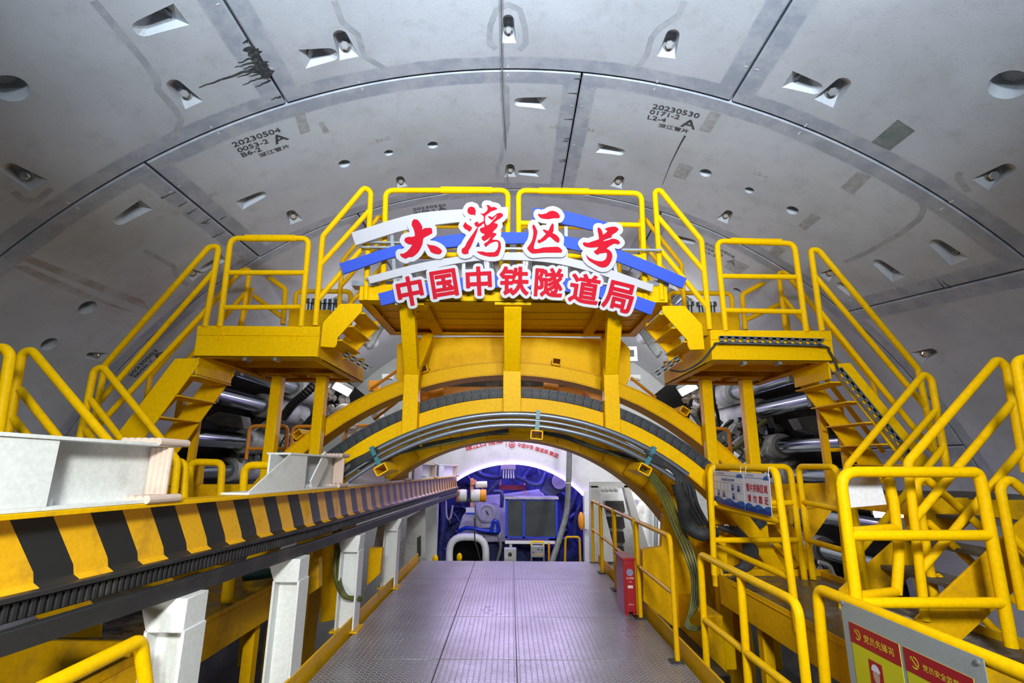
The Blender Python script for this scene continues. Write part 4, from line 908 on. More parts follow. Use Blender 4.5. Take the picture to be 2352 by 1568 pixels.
def stand(label, Y, X, w=.2, base=True, zb=0.0):
    zt = beam_z(Y) - HW - .20; t = thing('beam_stand', label, 'stand', (X, Y, zb))
    for s in (-1, 1): MB().box((X + s*w/2 - .009, Y - .10, zb + .02), (X + s*w/2 + .009, Y + .10, zt - .16)).build('flange', WHT, t, bev=.002)
    MB().box((X - w/2 + .009, Y - .008, zb + .02), (X + w/2 - .009, Y + .008, zt - .16)).build('web', WHT, t)
    xb = beam_x(Y) - .06; q = [(X - w/2, zt - .17), (X + w/2, zt - .17), (max(X + w/2, xb + .13), zt - .0), (min(X - w/2, xb - .12), zt - .0)]
    MB().prism([Vector((x, Y - .10, z)) for x, z in q], (0, .20, 0)).build('head', WHT, t, bev=.004)
    if base:
        MB().box((X - w/2 - .05, Y - .13, zb), (X + w/2 + .06, Y + .13, zb + .02)).build('base_plate', YELD, t, bev=.002)
    return t
stand('nearest white H-section stand under the striped beam', 3.1, beam_x(3.1) - .02, .2, True, -.9)
stand('second white H-section stand under the striped beam', 4.37, -1.74, .19, True, -.17)
stand('third white H-section stand, standing on the walkway edge', 5.85, -1.70, .18)
stand('fourth white H-section stand, farthest on the walkway edge', 7.72, -1.69, .18)

# ------------------------------------------------------------------ side platforms at walkway level (both sides)
ZP = EYE - 1.10
def low_platform(s, label):
    t = thing('lower_platform', label, 'platform', (s*2.7, 4.6, ZP - .3))
    X0, X1 = 2.17, 3.75
    bx = lambda a, b: MB().box((s*a[0], a[1], a[2]), (s*b[0], b[1], b[2]))
    bx((X0, 3.27, ZP - .02), (3.2, 5.6, ZP)).build('floor_plate', WET, t)
    bx((X0 - .012, 2.1, ZP - .27), (X0, 5.62, ZP + .01)).build('edge_plate', YELD, t, bev=.002)
    bx((X0 - .02, 2.1, ZP - .03), (X0 - .013, 5.3, ZP - .024)).build('weld_line', YELD, t)
    zt = ZP + (.09 if s < 0 else -.02); bx((X0, 3.24, ZP - 1.1), (4.4, 3.27, zt)).build('front_panel', YELD, t, bev=.003)
    bx((X0, 5.6, ZP - .2), (3.3, 5.62, ZP + .06)).build('rear_plate', YELD, t)
    bx((3.2, 3.3, ZP - .25), (3.22, 5.6, ZP + .05)).build('outer_plate', YELD, t)
    for Y in (3.7, 4.9): bx((X0 + .03, Y - .045, ZP - 1.7), (X0 + .12, Y + .045, ZP - .02)).build('post', YELD, t)
    return t
low_platform(1, 'wet steel platform with a yellow edge plate on the right of the walkway')
low_platform(-1, 'dark steel platform with a yellow edge plate on the left, behind the white stands')
def landing(s, label):
    t = thing('side_landing', label, 'platform', (s*4.2, 5, EYE - .5)); z = EYE - .27
    bx = lambda a, b: MB().box((s*a[0], a[1], a[2]), (s*b[0], b[1], b[2]))
    bx((3.72, 4.46, z - .17), (5.0, 4.49, z + .0)).build('front_beam', YELD, t, bev=.003)
    bx((3.72, 5.80, z - .17), (5.0, 5.83, z)).build('rear_beam', YELD, t)
    bx((3.69, 4.46, z - .17), (3.72, 5.83, z)).build('side_beam', YELD, t)
    for k in range(6): bx((3.73, 4.5 + .215*k, z - .03), (4.98, 4.70 + .215*k, z + .012)).build('plank', WOOD, t, bev=.003)
    bx((3.8, 5.0, -.9), (3.92, 5.12, z - .17)).build('post', YELD, t)
    return t
landing(1, 'plank landing at the foot of the long right stair'); landing(-1, 'plank landing at the foot of the long left stair')
# short flights between landings and lower platforms
def flight(s, label):
    t = thing('steel_stair', label, 'stair', (s*2.9, 4, ZP)); z0, z1 = ZP, EYE - .27; xa, xb = 2.62, 3.72
    for Y in (3.60, 4.38):
        P = [(xa, z0 - .02), (xa + .02, z0 + .14), (xb - .12, z1 + .02), (xb + .1, z1 + .02), (xb + .1, z1 - .16), (xa + .22, z0 - .04)]
        MB().prism([Vector((s*x, Y, z)) for x, z in P], (0, .02, 0)).build('stringer', YELD, t, bev=.003)
    for k in range(4):
        f = (k + .55)/4.2; x, z = xa + .1 + (xb - xa)*f, z0 + (z1 - z0)*f + .02; MB().box((s*(x - .13), 3.62, z - .03), (s*(x + .13), 4.38, z)).build('tread', WOOD, t, bev=.003)
    return t
flight(1, 'short stair with plank treads from the right landing to the wet platform'); flight(-1, 'short stair with plank treads from the left landing, behind the striped beam')
# handrails of these flights
railing('near handrail of the lower right flight, with a sloping top', [(2126, 1425, 3.6), (2084, 1062, 3.6), (2291, 824, 3.6), (2312, 842, 3.6), (2356, 1085, 3.6)], [((2102, 1190, 3.6), (2324, 925, 3.6)), ((2114, 1310, 3.6), (2345, 1035, 3.6))])
railing('far handrail of the lower right flight, with a sloping top', [(1992, 1362, 4.4), (1944, 1072, 4.4), (2122, 858, 4.4), (2139, 870, 4.4), (2178, 1090, 4.4)], [((1957, 1165, 4.4), (2152, 940, 4.4)), ((1975, 1265, 4.4), (2165, 1030, 4.4))])
railing('near handrail of the lower left flight, with a sloping top', [(8, 1060, 3.6), (50, 812, 3.6), (72, 803, 3.6), (238, 1000, 3.6), (300, 1075, 3.6), (275, 1340, 3.6)], [((46, 894, 3.6), (210, 1100, 3.6)), ((30, 960, 3.6), (200, 1180, 3.6))])
railing('far handrail of the lower left flight, with a sloping top', [(170, 1075, 4.4), (216, 850, 4.4), (236, 842, 4.4), (362, 998, 4.4), (408, 1058, 4.4), (390, 1240, 4.4)], [((207, 917, 4.4), (330, 1075, 4.4)), ((195, 985, 4.4), (320, 1150, 4.4))])
railing('yellow rail post at the very left edge, cut by the picture', [(-6, 1000, 3.1), (24, 812, 3.1), (5, 795, 3.1), (-80, 850, 3.1)], r=.03)
railing('yellow rail post at the very right edge, cut by the picture', [(2372, 1040, 3.1), (2334, 832, 3.1), (2352, 822, 3.1), (2440, 870, 3.1)], r=.03)
railing('handrail sloping down right inside the gate frame', [(2152, 1405, 3.95), (2104, 1108, 3.95), (2122, 1094, 3.95), (2262, 1218, 3.95), (2420, 1372, 3.95)], [((2131, 1199, 3.95), (2330, 1380, 3.95)), ((2152, 1322, 3.95), (2312, 1470, 3.95))])
railing('handrail sloping down right, beyond the gate right post', [(2350, 1400, 3.45), (2296, 1116, 3.45), (2318, 1098, 3.45), (2480, 1240, 3.45)], [((2325, 1232, 3.45), (2440, 1345, 3.45))])
# gate frame
g = railing('wide yellow gate frame facing the walkway, above the poster board', [(1975, 1440, 3.3), (1968, 1384, 3.3), (1929, 1083, 3.3), (2246, 1084, 3.3), (2254, 1110, 3.3), (2324, 1486, 3.3)], [((1953, 1229, 3.3), (2276, 1229, 3.3)), ((1971, 1384, 3.3), (2306, 1384, 3.3))], r=.034, fil=.11)
railing('kinked side wing of the gate frame', [(2036, 1086, 3.56), (2052, 1150, 3.56), (2064, 1250, 3.56), (2064, 1290, 3.56), (2059, 1364, 3.56)], [((1956, 1221, 3.33), (2060, 1212, 3.56)), ((1975, 1369, 3.33), (2059, 1358, 3.56)), ((1945, 1086, 3.33), (2036, 1086, 3.56))], r=.032)
# the railing with the two white notices, and its neighbours
XS = 2.17
railing('yellow railing carrying the two white notices', [(1644, 1345), (1624, 1070), (1782, 1077), (1834, 1452)], [((1629, 1157), (1797, 1198)), ((1637, 1248), (1815, 1327))], X=XS, r=.03)
railing('cross railing behind the notices, along the platform end', [(1641, 1320, 5.45), (1630, 1071, 5.45), (1814, 1071, 5.45), (1848, 1330, 5.45)], [((1634, 1156, 5.45), (1824, 1154, 5.45)), ((1640, 1240, 5.45), (1834, 1240, 5.45))], r=.03)
railing('narrow yellow railing between the notices and the gate', [(1868, 1330), (1833, 1071), (1922, 1072), (1955, 1400)], [((1843, 1152), (1931, 1170)), ((1854, 1240), (1942, 1265))], X=3.02, r=.03)
# near railings along the walkway side
railing('near yellow railing at the lower right, beside the walkway edge', [(1629, 1620), (1608, 1272), (1832, 1384), (1860, 1640)], [((1620, 1424), (1850, 1605))], X=1.78, r=.03, extra=[[(1701, 1326), (1724, 1640)]])
railing('yellow railing at the bottom right carrying the grey poster board', [(1902, 1640), (1877, 1350), (2420, 1575), (2500, 1720)], [], X=2.03, r=.034)
railing('thick yellow rail end at the bottom left corner', [(60, 1600), (322, 1470), (344, 1640)], [], X=-1.80, r=.033, fil=.07)
# walkway railing on the right with feet
def walk_rail(label, ya, yb, left=True, right=True):
    X = 1.50; h = 1.05; t = thing('guardrail', label, 'railing', (X, ya, 0))
    MB().tube([(X, ya, .0), (X, ya, h), (X, yb, h), (X, yb, 0)], .024, 12, .07).build('frame', YELD, t)
    MB().tube([(X, ya, h*.53), (X, yb, h*.53)], .021, 12).build('crossbar', YELD, t)
    for y in (ya, yb): MB().box((X - .07, y - .05, 0), (X + .05, y + .05, .014)).build('base_plate', DARK, t)
walk_rail('nearest panel of the walkway railing on the right', 5.02, 6.32)
walk_rail('second panel of the walkway railing, behind the red cabinet', 6.40, 7.62)
walk_rail('third panel of the walkway railing', 7.70, 8.75); walk_rail('farthest panel of the walkway railing', 8.83, 9.66)

# ------------------------------------------------------------------ fire cabinet
fc = thing('fire_cabinet', 'red fire extinguisher cabinet standing on the walkway by the railing', 'cabinet', (1.41, 6.6, 0))
x0, x1, y0, y1, hz = 1.34, 1.485, 6.40, 6.85, .60
MB().box((x0, y0, .04), (x1, y1, hz)).build('body', REDP, fc, bev=.008); MB().box((x0 - .012, y0 - .015, hz), (x1 + .01, y1 + .01, hz + .03)).build('lid', REDP, fc, bev=.004)
MB().box((x0 + .02, y0 - .008, .07), (x1 - .02, y0, hz - .03)).build('door', REDP, fc, bev=.003)
for x in (x0 + .03, x1 - .03): MB().box((x - .02, y0 + .02, 0), (x + .02, y1 - .02, .04)).build('foot', REDP, fc)
PW = paint('pale_print', (.62, .55, .52), .5, 0, None, bmp=0)
fp = lambda h, zc: (lambda x, y: Vector(((x0+x1)/2 + x*h, y0 - .0105, zc + y*h)))
flat_text('灭火器箱', fp(.022, .40), 'print', PW, fc, .01, .5); flat_text('119', fp(.022, .36), 'print', PW, fc, .01, .5); flat_text('火警119', fp(.018, .12), 'print', PW, fc, 0, .5)
MB().lathe(((x0+x1)/2, y0 - .009, .47), (0, -1, 0), [(0, .04), (.003, .04)], 20).build('badge', paint('badge_blue', (.2, .22, .35), .4, 0, None), fc); MB().box(((x0+x1)/2 - .03, y0 - .011, .30), ((x0+x1)/2 + .03, y0 - .009, .33)).build('print', PW, fc)

# ------------------------------------------------------------------ notices on the railing
def panelX(X, q, name, mat, parent, th=.004):
    P = [atx(px, py, X) for px, py in q]; return MB().prism(P, (th, 0, 0)).build(name, mat, parent, smooth=False)
PAPER = paint('notice_sheet', (.60, .60, .66), .5, 0, None, bmp=0); PBLUE = paint('notice_blue', (.01, .09, .36), .5, 0, None, bmp=0); PBLUE2 = paint('notice_deep_blue', (.008, .03, .20), .5, 0, None, bmp=0); PRED = paint('notice_red', (.45, .01, .02), .5, 0, None, bmp=0); PLINE = paint('notice_grey_line', (.25, .27, .33), .5, 0, None, bmp=0)
XN = XS - .045
def sheet(label, q):
    t = thing('notice', label, 'notice', atx(*q[3], XN)); panelX(XN, q, 'sheet', PAPER, t); A, B, C_, D_ = [atx(px, py, XN) for px, py in q]
    def uv(u, v, d=.002): p = (A*(1-u) + B*u)*(1-v) + (D_*(1-u) + C_*u)*v; return Vector((XN - d, p.y, p.z))
    return t, uv
def quad(uv, u0, v0, u1, v1, mat, t, d=.002, name='print'): m = MB(); m.add([uv(u0, v0, d), uv(u1, v0, d), uv(u1, v1, d), uv(u0, v1, d)], [(0, 3, 2, 1)]); return m.build(name, mat, t, smooth=False)
def tx(uv, s, u, v, h, w, mat, t, off=.018):
    V, Fc = glyphs(s, off); L = max(x for x, y in V); m = MB(); m.add([uv(u + x/L*w, v - y*h, .0028) for x, y in V], Fc); m.build('print', mat, t, smooth=False)
def waves(uv, t):
    for k, (mat, ph, am, base) in enumerate(((PBLUE, .2, .075, .86), (PBLUE2, 1.9, .05, .92))):
        m = MB(); n = 40; pts = [uv(i/n, base - am*abs(math.sin(ph + 3.3*math.pi*i/n*.8)), .002 + .0006*k) for i in range(n+1)]; bt = [uv(i/n, 1, .002 + .0006*k) for i in range(n+1)]
        m.v = pts + bt; m.f = [(i, i+1, n+2+i, n+1+i) for i in range(n)]; m.build('wave_print', mat, t, smooth=False)
def header(uv, t):
    tx(uv, '中国中铁隧道局集团有限公司', .1, .085, .05, .32, PBLUE, t, 0); quad(uv, .02, .125, .78, .135, PBLUE, t); m = MB()
    m.v = [uv(.78, .13), uv(.84, .05), (uv(.86, .09)), uv(.92, .03), uv(.98, .14), uv(.98, .16), uv(.78, .16)]; m.f = [(0, 6, 5, 4, 3, 2, 1)]; m.build('print', PBLUE, t, smooth=False)
t, uv = sheet('left white notice with a table of small portraits and blue waves', [(1637, 1080), (1707, 1084), (1712, 1172), (1641, 1152)])
header(uv, t); waves(uv, t); tx(uv, '设备责任标识牌', .3, .28, .085, .42, PBLUE, t, .015)
for v in (.33, .57, .77): quad(uv, .03, v, .97, v + .008, PLINE, t)
for u in (.13, .26, .38, .5): quad(uv, u, .33, u + .008, .57, PLINE, t)
SKINC = paint('print_skin', (.45, .28, .2), .6, 0, None, bmp=0)
for u, v in ((.62, .37), (.8, .38), (.14, .6), (.32, .61), (.64, .61)):
    quad(uv, u, v, u + .075, v + .16, PBLUE, t); quad(uv, u + .02, v + .03, u + .055, v + .08, SKINC, t, .003); quad(uv, u + .01, v + .09, u + .065, v + .16, PBLUE2, t, .003)
    for k in range(3): quad(uv, u + .09, v + .02 + .05*k, u + .14, v + .035 + .05*k, PLINE, t)
t, uv = sheet('right white notice with two lines of red characters and blue waves', [(1708, 1084), (1766, 1088), (1773, 1186), (1713, 1172)])
header(uv, t); waves(uv, t); tx(uv, '管片拼装区域', .08, .46, .215, .84, PRED, t, .02)
for k, ch_ in enumerate('请勿靠近'): tx(uv, ch_, .12 + .22*k, .73, .20, .15, PRED, t, .02)
for x, z in ((1640, 1082), (1700, 1085), (1712, 1085), (1764, 1089)):
    p = atx(x, z, XN - .004); MB().tube([p + Vector((0, 0, -.01)), p + Vector((.01, 0, .05)), p + Vector((.06, 0, .06))], .003, 6, .01).build('cable_tie', PAPER, t)
# blank back of a notice on the gate wing
bn_ = MB().prism([at(x, y, 3.5) for x, y in ((1945, 1094), (2019, 1093), (2036.5, 1158), (1950, 1166))], (0, .005, 0)); tag(bn_.build('blank_notice', WHT), 'blank white back of a tilted sheet tied inside the gate frame', 'notice')
# poster board
XB = 1.985
pb = thing('poster_board', 'grey board with two yellow and red staff posters on the bottom right railing', 'board', atx(1929, 1377, XB))
BG = paint('board_grey', (.29, .32, .31), .5, 0, (.22, .24, .22), 6, .55, .8, .05); PYEL = paint('poster_yellow', (.50, .47, .004), .45, 0, None, bmp=0); PREDB = paint('poster_red', (.30, .004, .01), .45, 0, None, bmp=0); PTXT = paint('poster_gold', (.65, .52, .02), .45, 0, None, bmp=0); PDK = paint('poster_black', (.05, .05, .02), .5, 0, None, bmp=0)
c0, c1 = atx(1929, 1377, XB), atx(2259, 1518, XB)
MB().box((XB, c1.y, c0.z - .95), (XB + .004, c0.y, c0.z)).build('panel', BG, pb)
for (ya_, za_, yb_) , title in ((((atx(1951, 1426, XB)).y, atx(1951, 1426, XB).z, atx(2065, 1480, XB).y), '党员先锋岗'), ((atx(2076, 1488, XB).y, atx(1951, 1426, XB).z, atx(2238, 1566, XB).y), '党员安全监督岗')):
    t = MB().box((XB - .003, yb_, za_ - .72), (XB, ya_, za_)).build('poster', PYEL, pb); w = ya_ - yb_; bh = .105
    MB().box((XB - .0045, yb_, za_ - bh), (XB - .0031, ya_, za_)).build('title_band', PREDB, t)
    n = len(title); h = min(.052, w*.56/n)
    flat_text(title, lambda x, y: Vector((XB - .0055, ya_ - .115 - x*h*1.08, za_ - bh*.5 - h*.40 + y*h)), 'title', PTXT, t, .01)
    # emblem: a curved blade with a handle crossed by a hammer
    m = MB(); ec = Vector((XB - .0055, ya_ - .065, za_ - bh*.5)); r = .028
    for k in range(16):
        a, b = math.radians(-130 + 225*k/16), math.radians(-130 + 225*(k+1)/16); wd = lambda q: .3 + .14*math.sin(q)
        m.add([ec + Vector((0, -math.cos(x)*rr*r, math.sin(x)*rr*r)) for x, rr in ((a, 1), (b, 1), (b, .74), (a, .74))], [(0, 1, 2, 3)])
    m.add([ec + Vector((0, s*r, z*r)) for s, z in ((.55, .75), (.75, .55), (-.55, -.75), (-.75, -.55))], [(0, 1, 2, 3)]); m.add([ec + Vector((0, s*r, z*r)) for s, z in ((.95, .55), (.55, .95), (.30, .70), (.70, .30))], [(0, 1, 2, 3)])
    m.build('emblem', PTXT, t, smooth=False)
    # small printed portrait: red ground, white helmet, face, dark shirt
    yc, zc = ya_ - w*.47, za_ - .235; pr_ = MB().box((XB - .0045, yc - .052, zc - .075), (XB - .0031, yc + .052, zc + .085)).build('portrait', PREDB, t)
    def disc(yo, zo, ry, rz, mat, nm, d, a0=0, a1=360):
        m = MB(); n = 22; m.add([Vector((XB - d, yc + yo - math.cos(math.radians(a0 + (a1-a0)*k/n))*ry, zc + zo + math.sin(math.radians(a0 + (a1-a0)*k/n))*rz)) for k in range(n)], [tuple(range(n))]); m.build(nm, mat, pr_, smooth=False)
    disc(0, -.075, .045, .062, PBLUE2, 'printed_shirt', .0050, 0, 180); disc(0, .015, .026, .038, SKINC, 'printed_face', .0054); disc(0, .035, .034, .036, PAPER, 'printed_helmet', .0058, 0, 190)
    for k, s in enumerate(('单 位: 中铁隧道局集团', '姓 名:', '职 务:')):
        flat_text(s, lambda x, y: Vector((XB - .0045, ya_ - w*.12 - x*.026, za_ - .36 - .055*k + y*.026)), 'print', PDK, t, 0)
for p in ((1935, 1384), (2246, 1520)):
    q = atx(*p, XB - .002); MB().lathe(q, (-1, 0, 0), [(0, .012), (.006, .012), (.009, .006)], 10).build('screw', GALV, pb)
# ------------------------------------------------------------------ thrust cylinders pushing on the last ring
def jack(label, px, py, Yh=9.0, rr=.15, hr=.21, group=None, Y0=8.12):
    if not isinstance(px, Vector):
        Yh = wall(px, py, 6.0).y; c = at(px, py, Yh); rr *= Yh/9; hr *= Yh/9
    else: c = px
    t = thing('thrust_cylinder', label, 'hydraulic cylinder', c, group)
    MB().lathe((c.x, Y0 + .1, c.z), (0, 1, 0), [(0, rr*.94), (Yh - Y0, rr*.94)], 28).build('rod', CHR, t)
    MB().lathe(c, (0, 1, 0), [(-.02, rr*1.04), (-.02, hr*.98), (.03, hr), (.16, hr), (.17, hr*.93), (.2, hr*.93), (.22, hr), (1.9, hr)], 32).build('barrel', GRYW, t)
    MB().box((c.x - rr*.9, Y0 + .0, c.z - rr*.9), (c.x + rr*.9, Y0 + .1, c.z + rr*.9)).build('shoe', MUD, t)
    return t
for lab, px, py in (('upper right thrust cylinder, its chrome rod beside the right posts', 1745, 941), ('thrust cylinder highest on the right, mostly behind a yellow post', 1690, 900), ('second right thrust cylinder, below the first, seen through the stair', 1797, 1023), ('third right thrust cylinder, just above the yellow railing', 1826, 1085),
                    ('fourth right thrust cylinder, behind the tilted white sheet', 1862, 1178), ('lowest right thrust cylinder in view, with a pale round head', 1893, 1262),
                    ('upper left thrust cylinder, its chrome rod under the left platform', 600, 930), ('thrust cylinder highest on the left, behind a yellow post', 672, 888), ('second left thrust cylinder, below the first', 556, 1013), ('third left thrust cylinder, with a ribbed pale head', 522, 1078)):
    jack(lab, px, py)
for k, a in enumerate((-33, -26, -19, -12, -5, 2, 9, 16, 23, 30, 37)):
    c = cyl_pt(D(a), 9.4, 6.0); jack('steel thrust cylinder of the row seen behind the sign strips', c, 0, 9.4, .13, .18, 'thrust cylinders behind the sign')
# pale collar plates and dark clutter between the cylinders
def clutter(label, lo, hi, n, seed, name='machinery_clutter'):
    rnd = random.Random(seed); t = thing(name, label, 'machinery', at((lo[0]+hi[0])/2, hi[1], 9.4)); ms = [MB(), MB(), MB()]
    for k in range(n):
        p = at(rnd.uniform(lo[0], hi[0]), rnd.uniform(lo[1], hi[1]), rnd.uniform(10.3, 11.2)); s = rnd.uniform(.05, .2); m = ms[rnd.randrange(2)]
        v = Vector((rnd.uniform(-1, 1), rnd.uniform(-.5, .5), rnd.uniform(-1, 1))).normalized(); L = rnd.uniform(.15, .5)
        m.bar(p - v*L/2, p + v*L/2, s, s*rnd.uniform(.4, 1.2), (0, 1, .3))
        if rnd.random() < .5: ms[2].tube(spline([p + Vector((rnd.uniform(-.3, .3), -.1, rnd.uniform(-.3, .3))) for _ in range(4)], 6), rnd.uniform(.012, .03), 7)
    ms[0].build('mud_caked_bracket', MUD, t); ms[1].build('pale_bracket', GRYW, t); ms[2].build('loose_hose', RUB, t)
clutter('muddy brackets and hoses between the right thrust cylinders', (1640, 960), (1790, 1060), 34, 3)
clutter('muddy brackets and hoses between the left thrust cylinders', (530, 950), (700, 1060), 34, 4)
clutter('pale pipes and muddy brackets low on the right, behind the gate', (1850, 1290), (1960, 1360), 16, 5)
for lab, q in (('pale shoe plates between two right cylinders', [(1830, 960), (1890, 950), (1930, 985), (1905, 1000), (1845, 985)]), ('pale shoe plates between two left cylinders', [(500, 945), (555, 955), (560, 985), (500, 975), (470, 960)])):
    tag(MB().prism([at(x, y, 8.7) for x, y in q], (0, .3, 0)).build('shoe_plate', MUD, bev=.01), lab, 'plate')
def bundle(label, paths, r, mat=RUB, name='hose_bundle'):
    P = [[at(*p) if not isinstance(p, Vector) else p for p in q] for q in paths]; t = thing(name, label, 'hose bundle', min(P[0], key=lambda v: v.z))
    for q in P: MB().tube(spline(q, 7), r, 10).build('hose', mat, t)
    return t
def hose(label, pts, r, mat=RUB, ripple=None, name='hose', n=8, cat='hose'):
    return tag(MB().tube(spline([at(*p) if not isinstance(p, Vector) else p for p in pts], n), r, 10, ripple=ripple).build(name, mat), label, cat)
hose('black corrugated hose left of the arch, under the left platform', [(650, 960, 8.7), (672, 930, 8.6), (705, 900, 8.6), (745, 860, 8.8)], .07, RUB, .18, n=14)
hose('second black corrugated hose, lower by the left arch', [(680, 1010, 8.6), (705, 975, 8.5), (730, 945, 8.5), (760, 900, 8.7)], .06, RUB, .18, n=14)
bundle('hoses beside the right floodlight', [[(1612 + 9*k, 870, 8.6), (1618 + 7*k, 915, 8.5), (1606 + 14*k, 950, 8.5), (1622 + 10*k, 985, 8.6)] for k in range(4)], .028, RUB)
hose('olive strap hanging between the right posts', [(1650, 1040, 8.3), (1690, 1028, 8.2), (1735, 985, 8.2), (1760, 965, 8.3)], .035, HOSEG)
bundle('cables over the left of the shield', [[(846 + 4*k, 800 - 4*k, 9.2), (862 + 5*k, 770 - 5*k, 9.4), (880 + 5*k, 748 - 7*k, 9.6), (905 + 4*k, 730 - 8*k, 9.8)] for k in range(3)], .045, RUBG)
bundle('cables over the right of the shield', [[(1440 + 4*k, 738 - 7*k, 9.8), (1474 + 4*k, 765 - 6*k, 9.6), (1494 + 3*k, 795 - 5*k, 9.4), (1512 + 2*k, 818 - 4*k, 9.2)] for k in range(3)], .045, RUBG)
# floodlights
def flood(label, px, py, Y, tilt):
    c = at(px, py, Y); t = thing('floodlight', label, 'lamp', c); d = Vector((tilt, -.8, -.5)).normalized(); s = d.cross(Vector((0, 0, 1))).normalized(); u = s.cross(d)
    s, u = s*.88 + u*.47*tilt/abs(tilt), u*.88 - s*.47*tilt/abs(tilt)
    MB().bar(c + d*.0, c - d*.14, .34, .17, u).build('housing', GALV, t, bev=.01); MB().bar(c + d*.012, c + d*.001, .29, .13, u).build('lit_glass', LAMP, t)
    m = MB()
    for k in range(16): q = c - d*.08 + s*random.uniform(-.25, .15) - u*random.uniform(.14, .5); m.ball(q, random.uniform(.05, .11), random.uniform(.04, .08), random.uniform(.04, .1), 7, 5, .4)
    m.build('crumpled_cover', paint('crumpled_foil', (.75, .75, .75), .3, .2, None), t, smooth=False)
flood('lit floodlight left of the arch, under the left platform', 786, 893, 8.5, .25); flood('lit floodlight right of the arch, under the right platform', 1580, 893, 8.5, -.25)
for lab, px, sgn in (('black reflective sheet beside the left floodlight', 800, 1), ('black reflective sheet beside the right floodlight', 1540, -1)):
    tag(MB().prism([at(px + dx*sgn, y, 8.9) for dx, y in ((-55, 905), (-10, 868), (60, 925), (20, 945), (-40, 975))], (0, .03, 0)).build('dark_sheet', paint('black_film', (.008, .008, .008), .45, 0, None)), lab, 'sheet')
# small orange guard rails by the shield
for lab, q in (('orange hoop rail behind the left posts', [(565, 1055, 7.9), (574, 978, 7.9), (661, 978, 7.9), (655, 1055, 7.9)]), ('orange hoop rail right of the left posts', [(667, 1040, 7.9), (674, 979, 7.9), (740, 979, 7.9), (738, 1040, 7.9)]), ('orange hoop rail between the right posts', [(1632, 1050, 7.9), (1630, 983, 7.9), (1674, 985, 7.9), (1680, 1050, 7.9)])):
    railing(lab, q, [((q[0][0] + 3, 1030, 7.9), (q[3][0], 1030, 7.9))], mat=ORA, r=.026)
# two bolt boxes on the platforms
def bolt_box(label, q, pts):
    P = [at(x, y, 6.75) for x, y in q]; t = thing('bolt_box', label, 'box', P[0]); MB().prism(P, (0, .35, 0)).build('box', YELD, t, bev=.006)
    for x, y in pts:
        b = at(x, y, 6.85); k = MB(); k.lathe(b - Vector((0, 0, .25)), (0, 0, 1), [(0, .035), (.23, .035), (.231, .062), (.29, .062), (.292, .04)], 12); k.build('bolt', CHR, t)
bolt_box('yellow box of upright bolts behind the left short stair', [(664, 711), (758, 711), (758, 770), (660, 770)], [(713, 694), (726, 694), (741, 695), (752, 695), (764, 695), (777, 695)])
bolt_box('yellow box of upright bolts behind the right short stair', [(1588, 717), (1698, 717), (1702, 770), (1592, 770)], [(1584, 700), (1609, 701), (1636, 701)])
gb = thing('bolt_rack', 'yellow perforated rack with three bright bolts at the lower right', 'rack', at(2255, 1470, 4.3))
c = at(2255, 1468, 4.2); MB().box(c + Vector((-.22, 0, -.03)), c + Vector((.35, .35, 0))).build('rack_plate', YEL, gb, bev=.003); MB().box(c + Vector((-.22, -.02, -.2)), c + Vector((.35, 0, .0))).build('rack_front', YELD, gb)
for k in range(3): MB().lathe(c + Vector((-.17 + .085*k, .16, 0)), (0, 0, 1), [(0, .03), (.1, .03), (.101, .05), (.15, .05), (.155, .03)], 12).build('bolt', CHR, gb)
for k in range(6): MB().lathe(c + Vector((.10 + .1*(k % 3), .08 + .12*(k//3), .0005)), (0, 0, 1), [(0, .032), (.001, .032)], 12).build('rack_hole', DARK, gb)
# fluorescent batten behind the gate
fb = thing('fluorescent_batten', 'lit fluorescent lamp behind the gate frame on the right', 'lamp', at(2060, 1184, 5.9)); a, b = at(2010, 1184, 5.9), at(2126, 1184, 5.9)
MB().tube([a, b], .02, 10).build('tube', LAMP, fb); MB().bar(a + Vector((0, .04, .03)), b + Vector((0, .04, .03)), .05, .03, (0, 1, 0)).build('housing', WHT, fb)
# yellow erector parts behind the notices
ea = thing('erector_mechanism', 'yellow erector arm plates behind the notice railing', 'machine arm', at(1800, 1250, 6.0))
for q, Y, th in (([(1636, 1168), (1820, 1168), (1822, 1204), (1640, 1204)], 5.9, .12), ([(1775, 1112), (1935, 1108), (1938, 1160), (1930, 1172), (1780, 1165)], 6.4, .1), ([(1852, 1170), (1920, 1160), (1870, 1232), (1856, 1245)], 6.1, .1), ([(1690, 1204), (1740, 1204), (1800, 1320), (1640, 1320), (1660, 1240)], 6.2, .1), ([(1700, 1308), (1760, 1258), (1822, 1262), (1822, 1320), (1705, 1325)], 6.0, .1)):
    MB().prism([at(x, y, Y) for x, y in q], (0, th, 0)).build('arm_plate', YELD, ea, bev=.006)
for a, b in (((1700, 1205), (1744, 1285)), ((1778, 1245), (1828, 1300))): MB().bar(at(*a, 5.95), at(*b, 5.95), .06, .04, (0, 1, 0)).build('arm_rib', YEL, ea)
eb = thing('erector_mechanism', 'yellow erector arm plate at the left, behind the white stands', 'machine arm', at(760, 1340, 6.3))
for q, Y in (([(704, 1288), (732, 1280), (732, 1350), (704, 1370)], 5.2), ([(740, 1230), (810, 1215), (805, 1400), (790, 1420), (735, 1430)], 6.6), ([(848, 1258), (878, 1258), (872, 1318), (842, 1345)], 6.9)): MB().prism([at(x, y, Y) for x, y in q], (0, .1, 0)).build('arm_plate', YELD, eb, bev=.006)
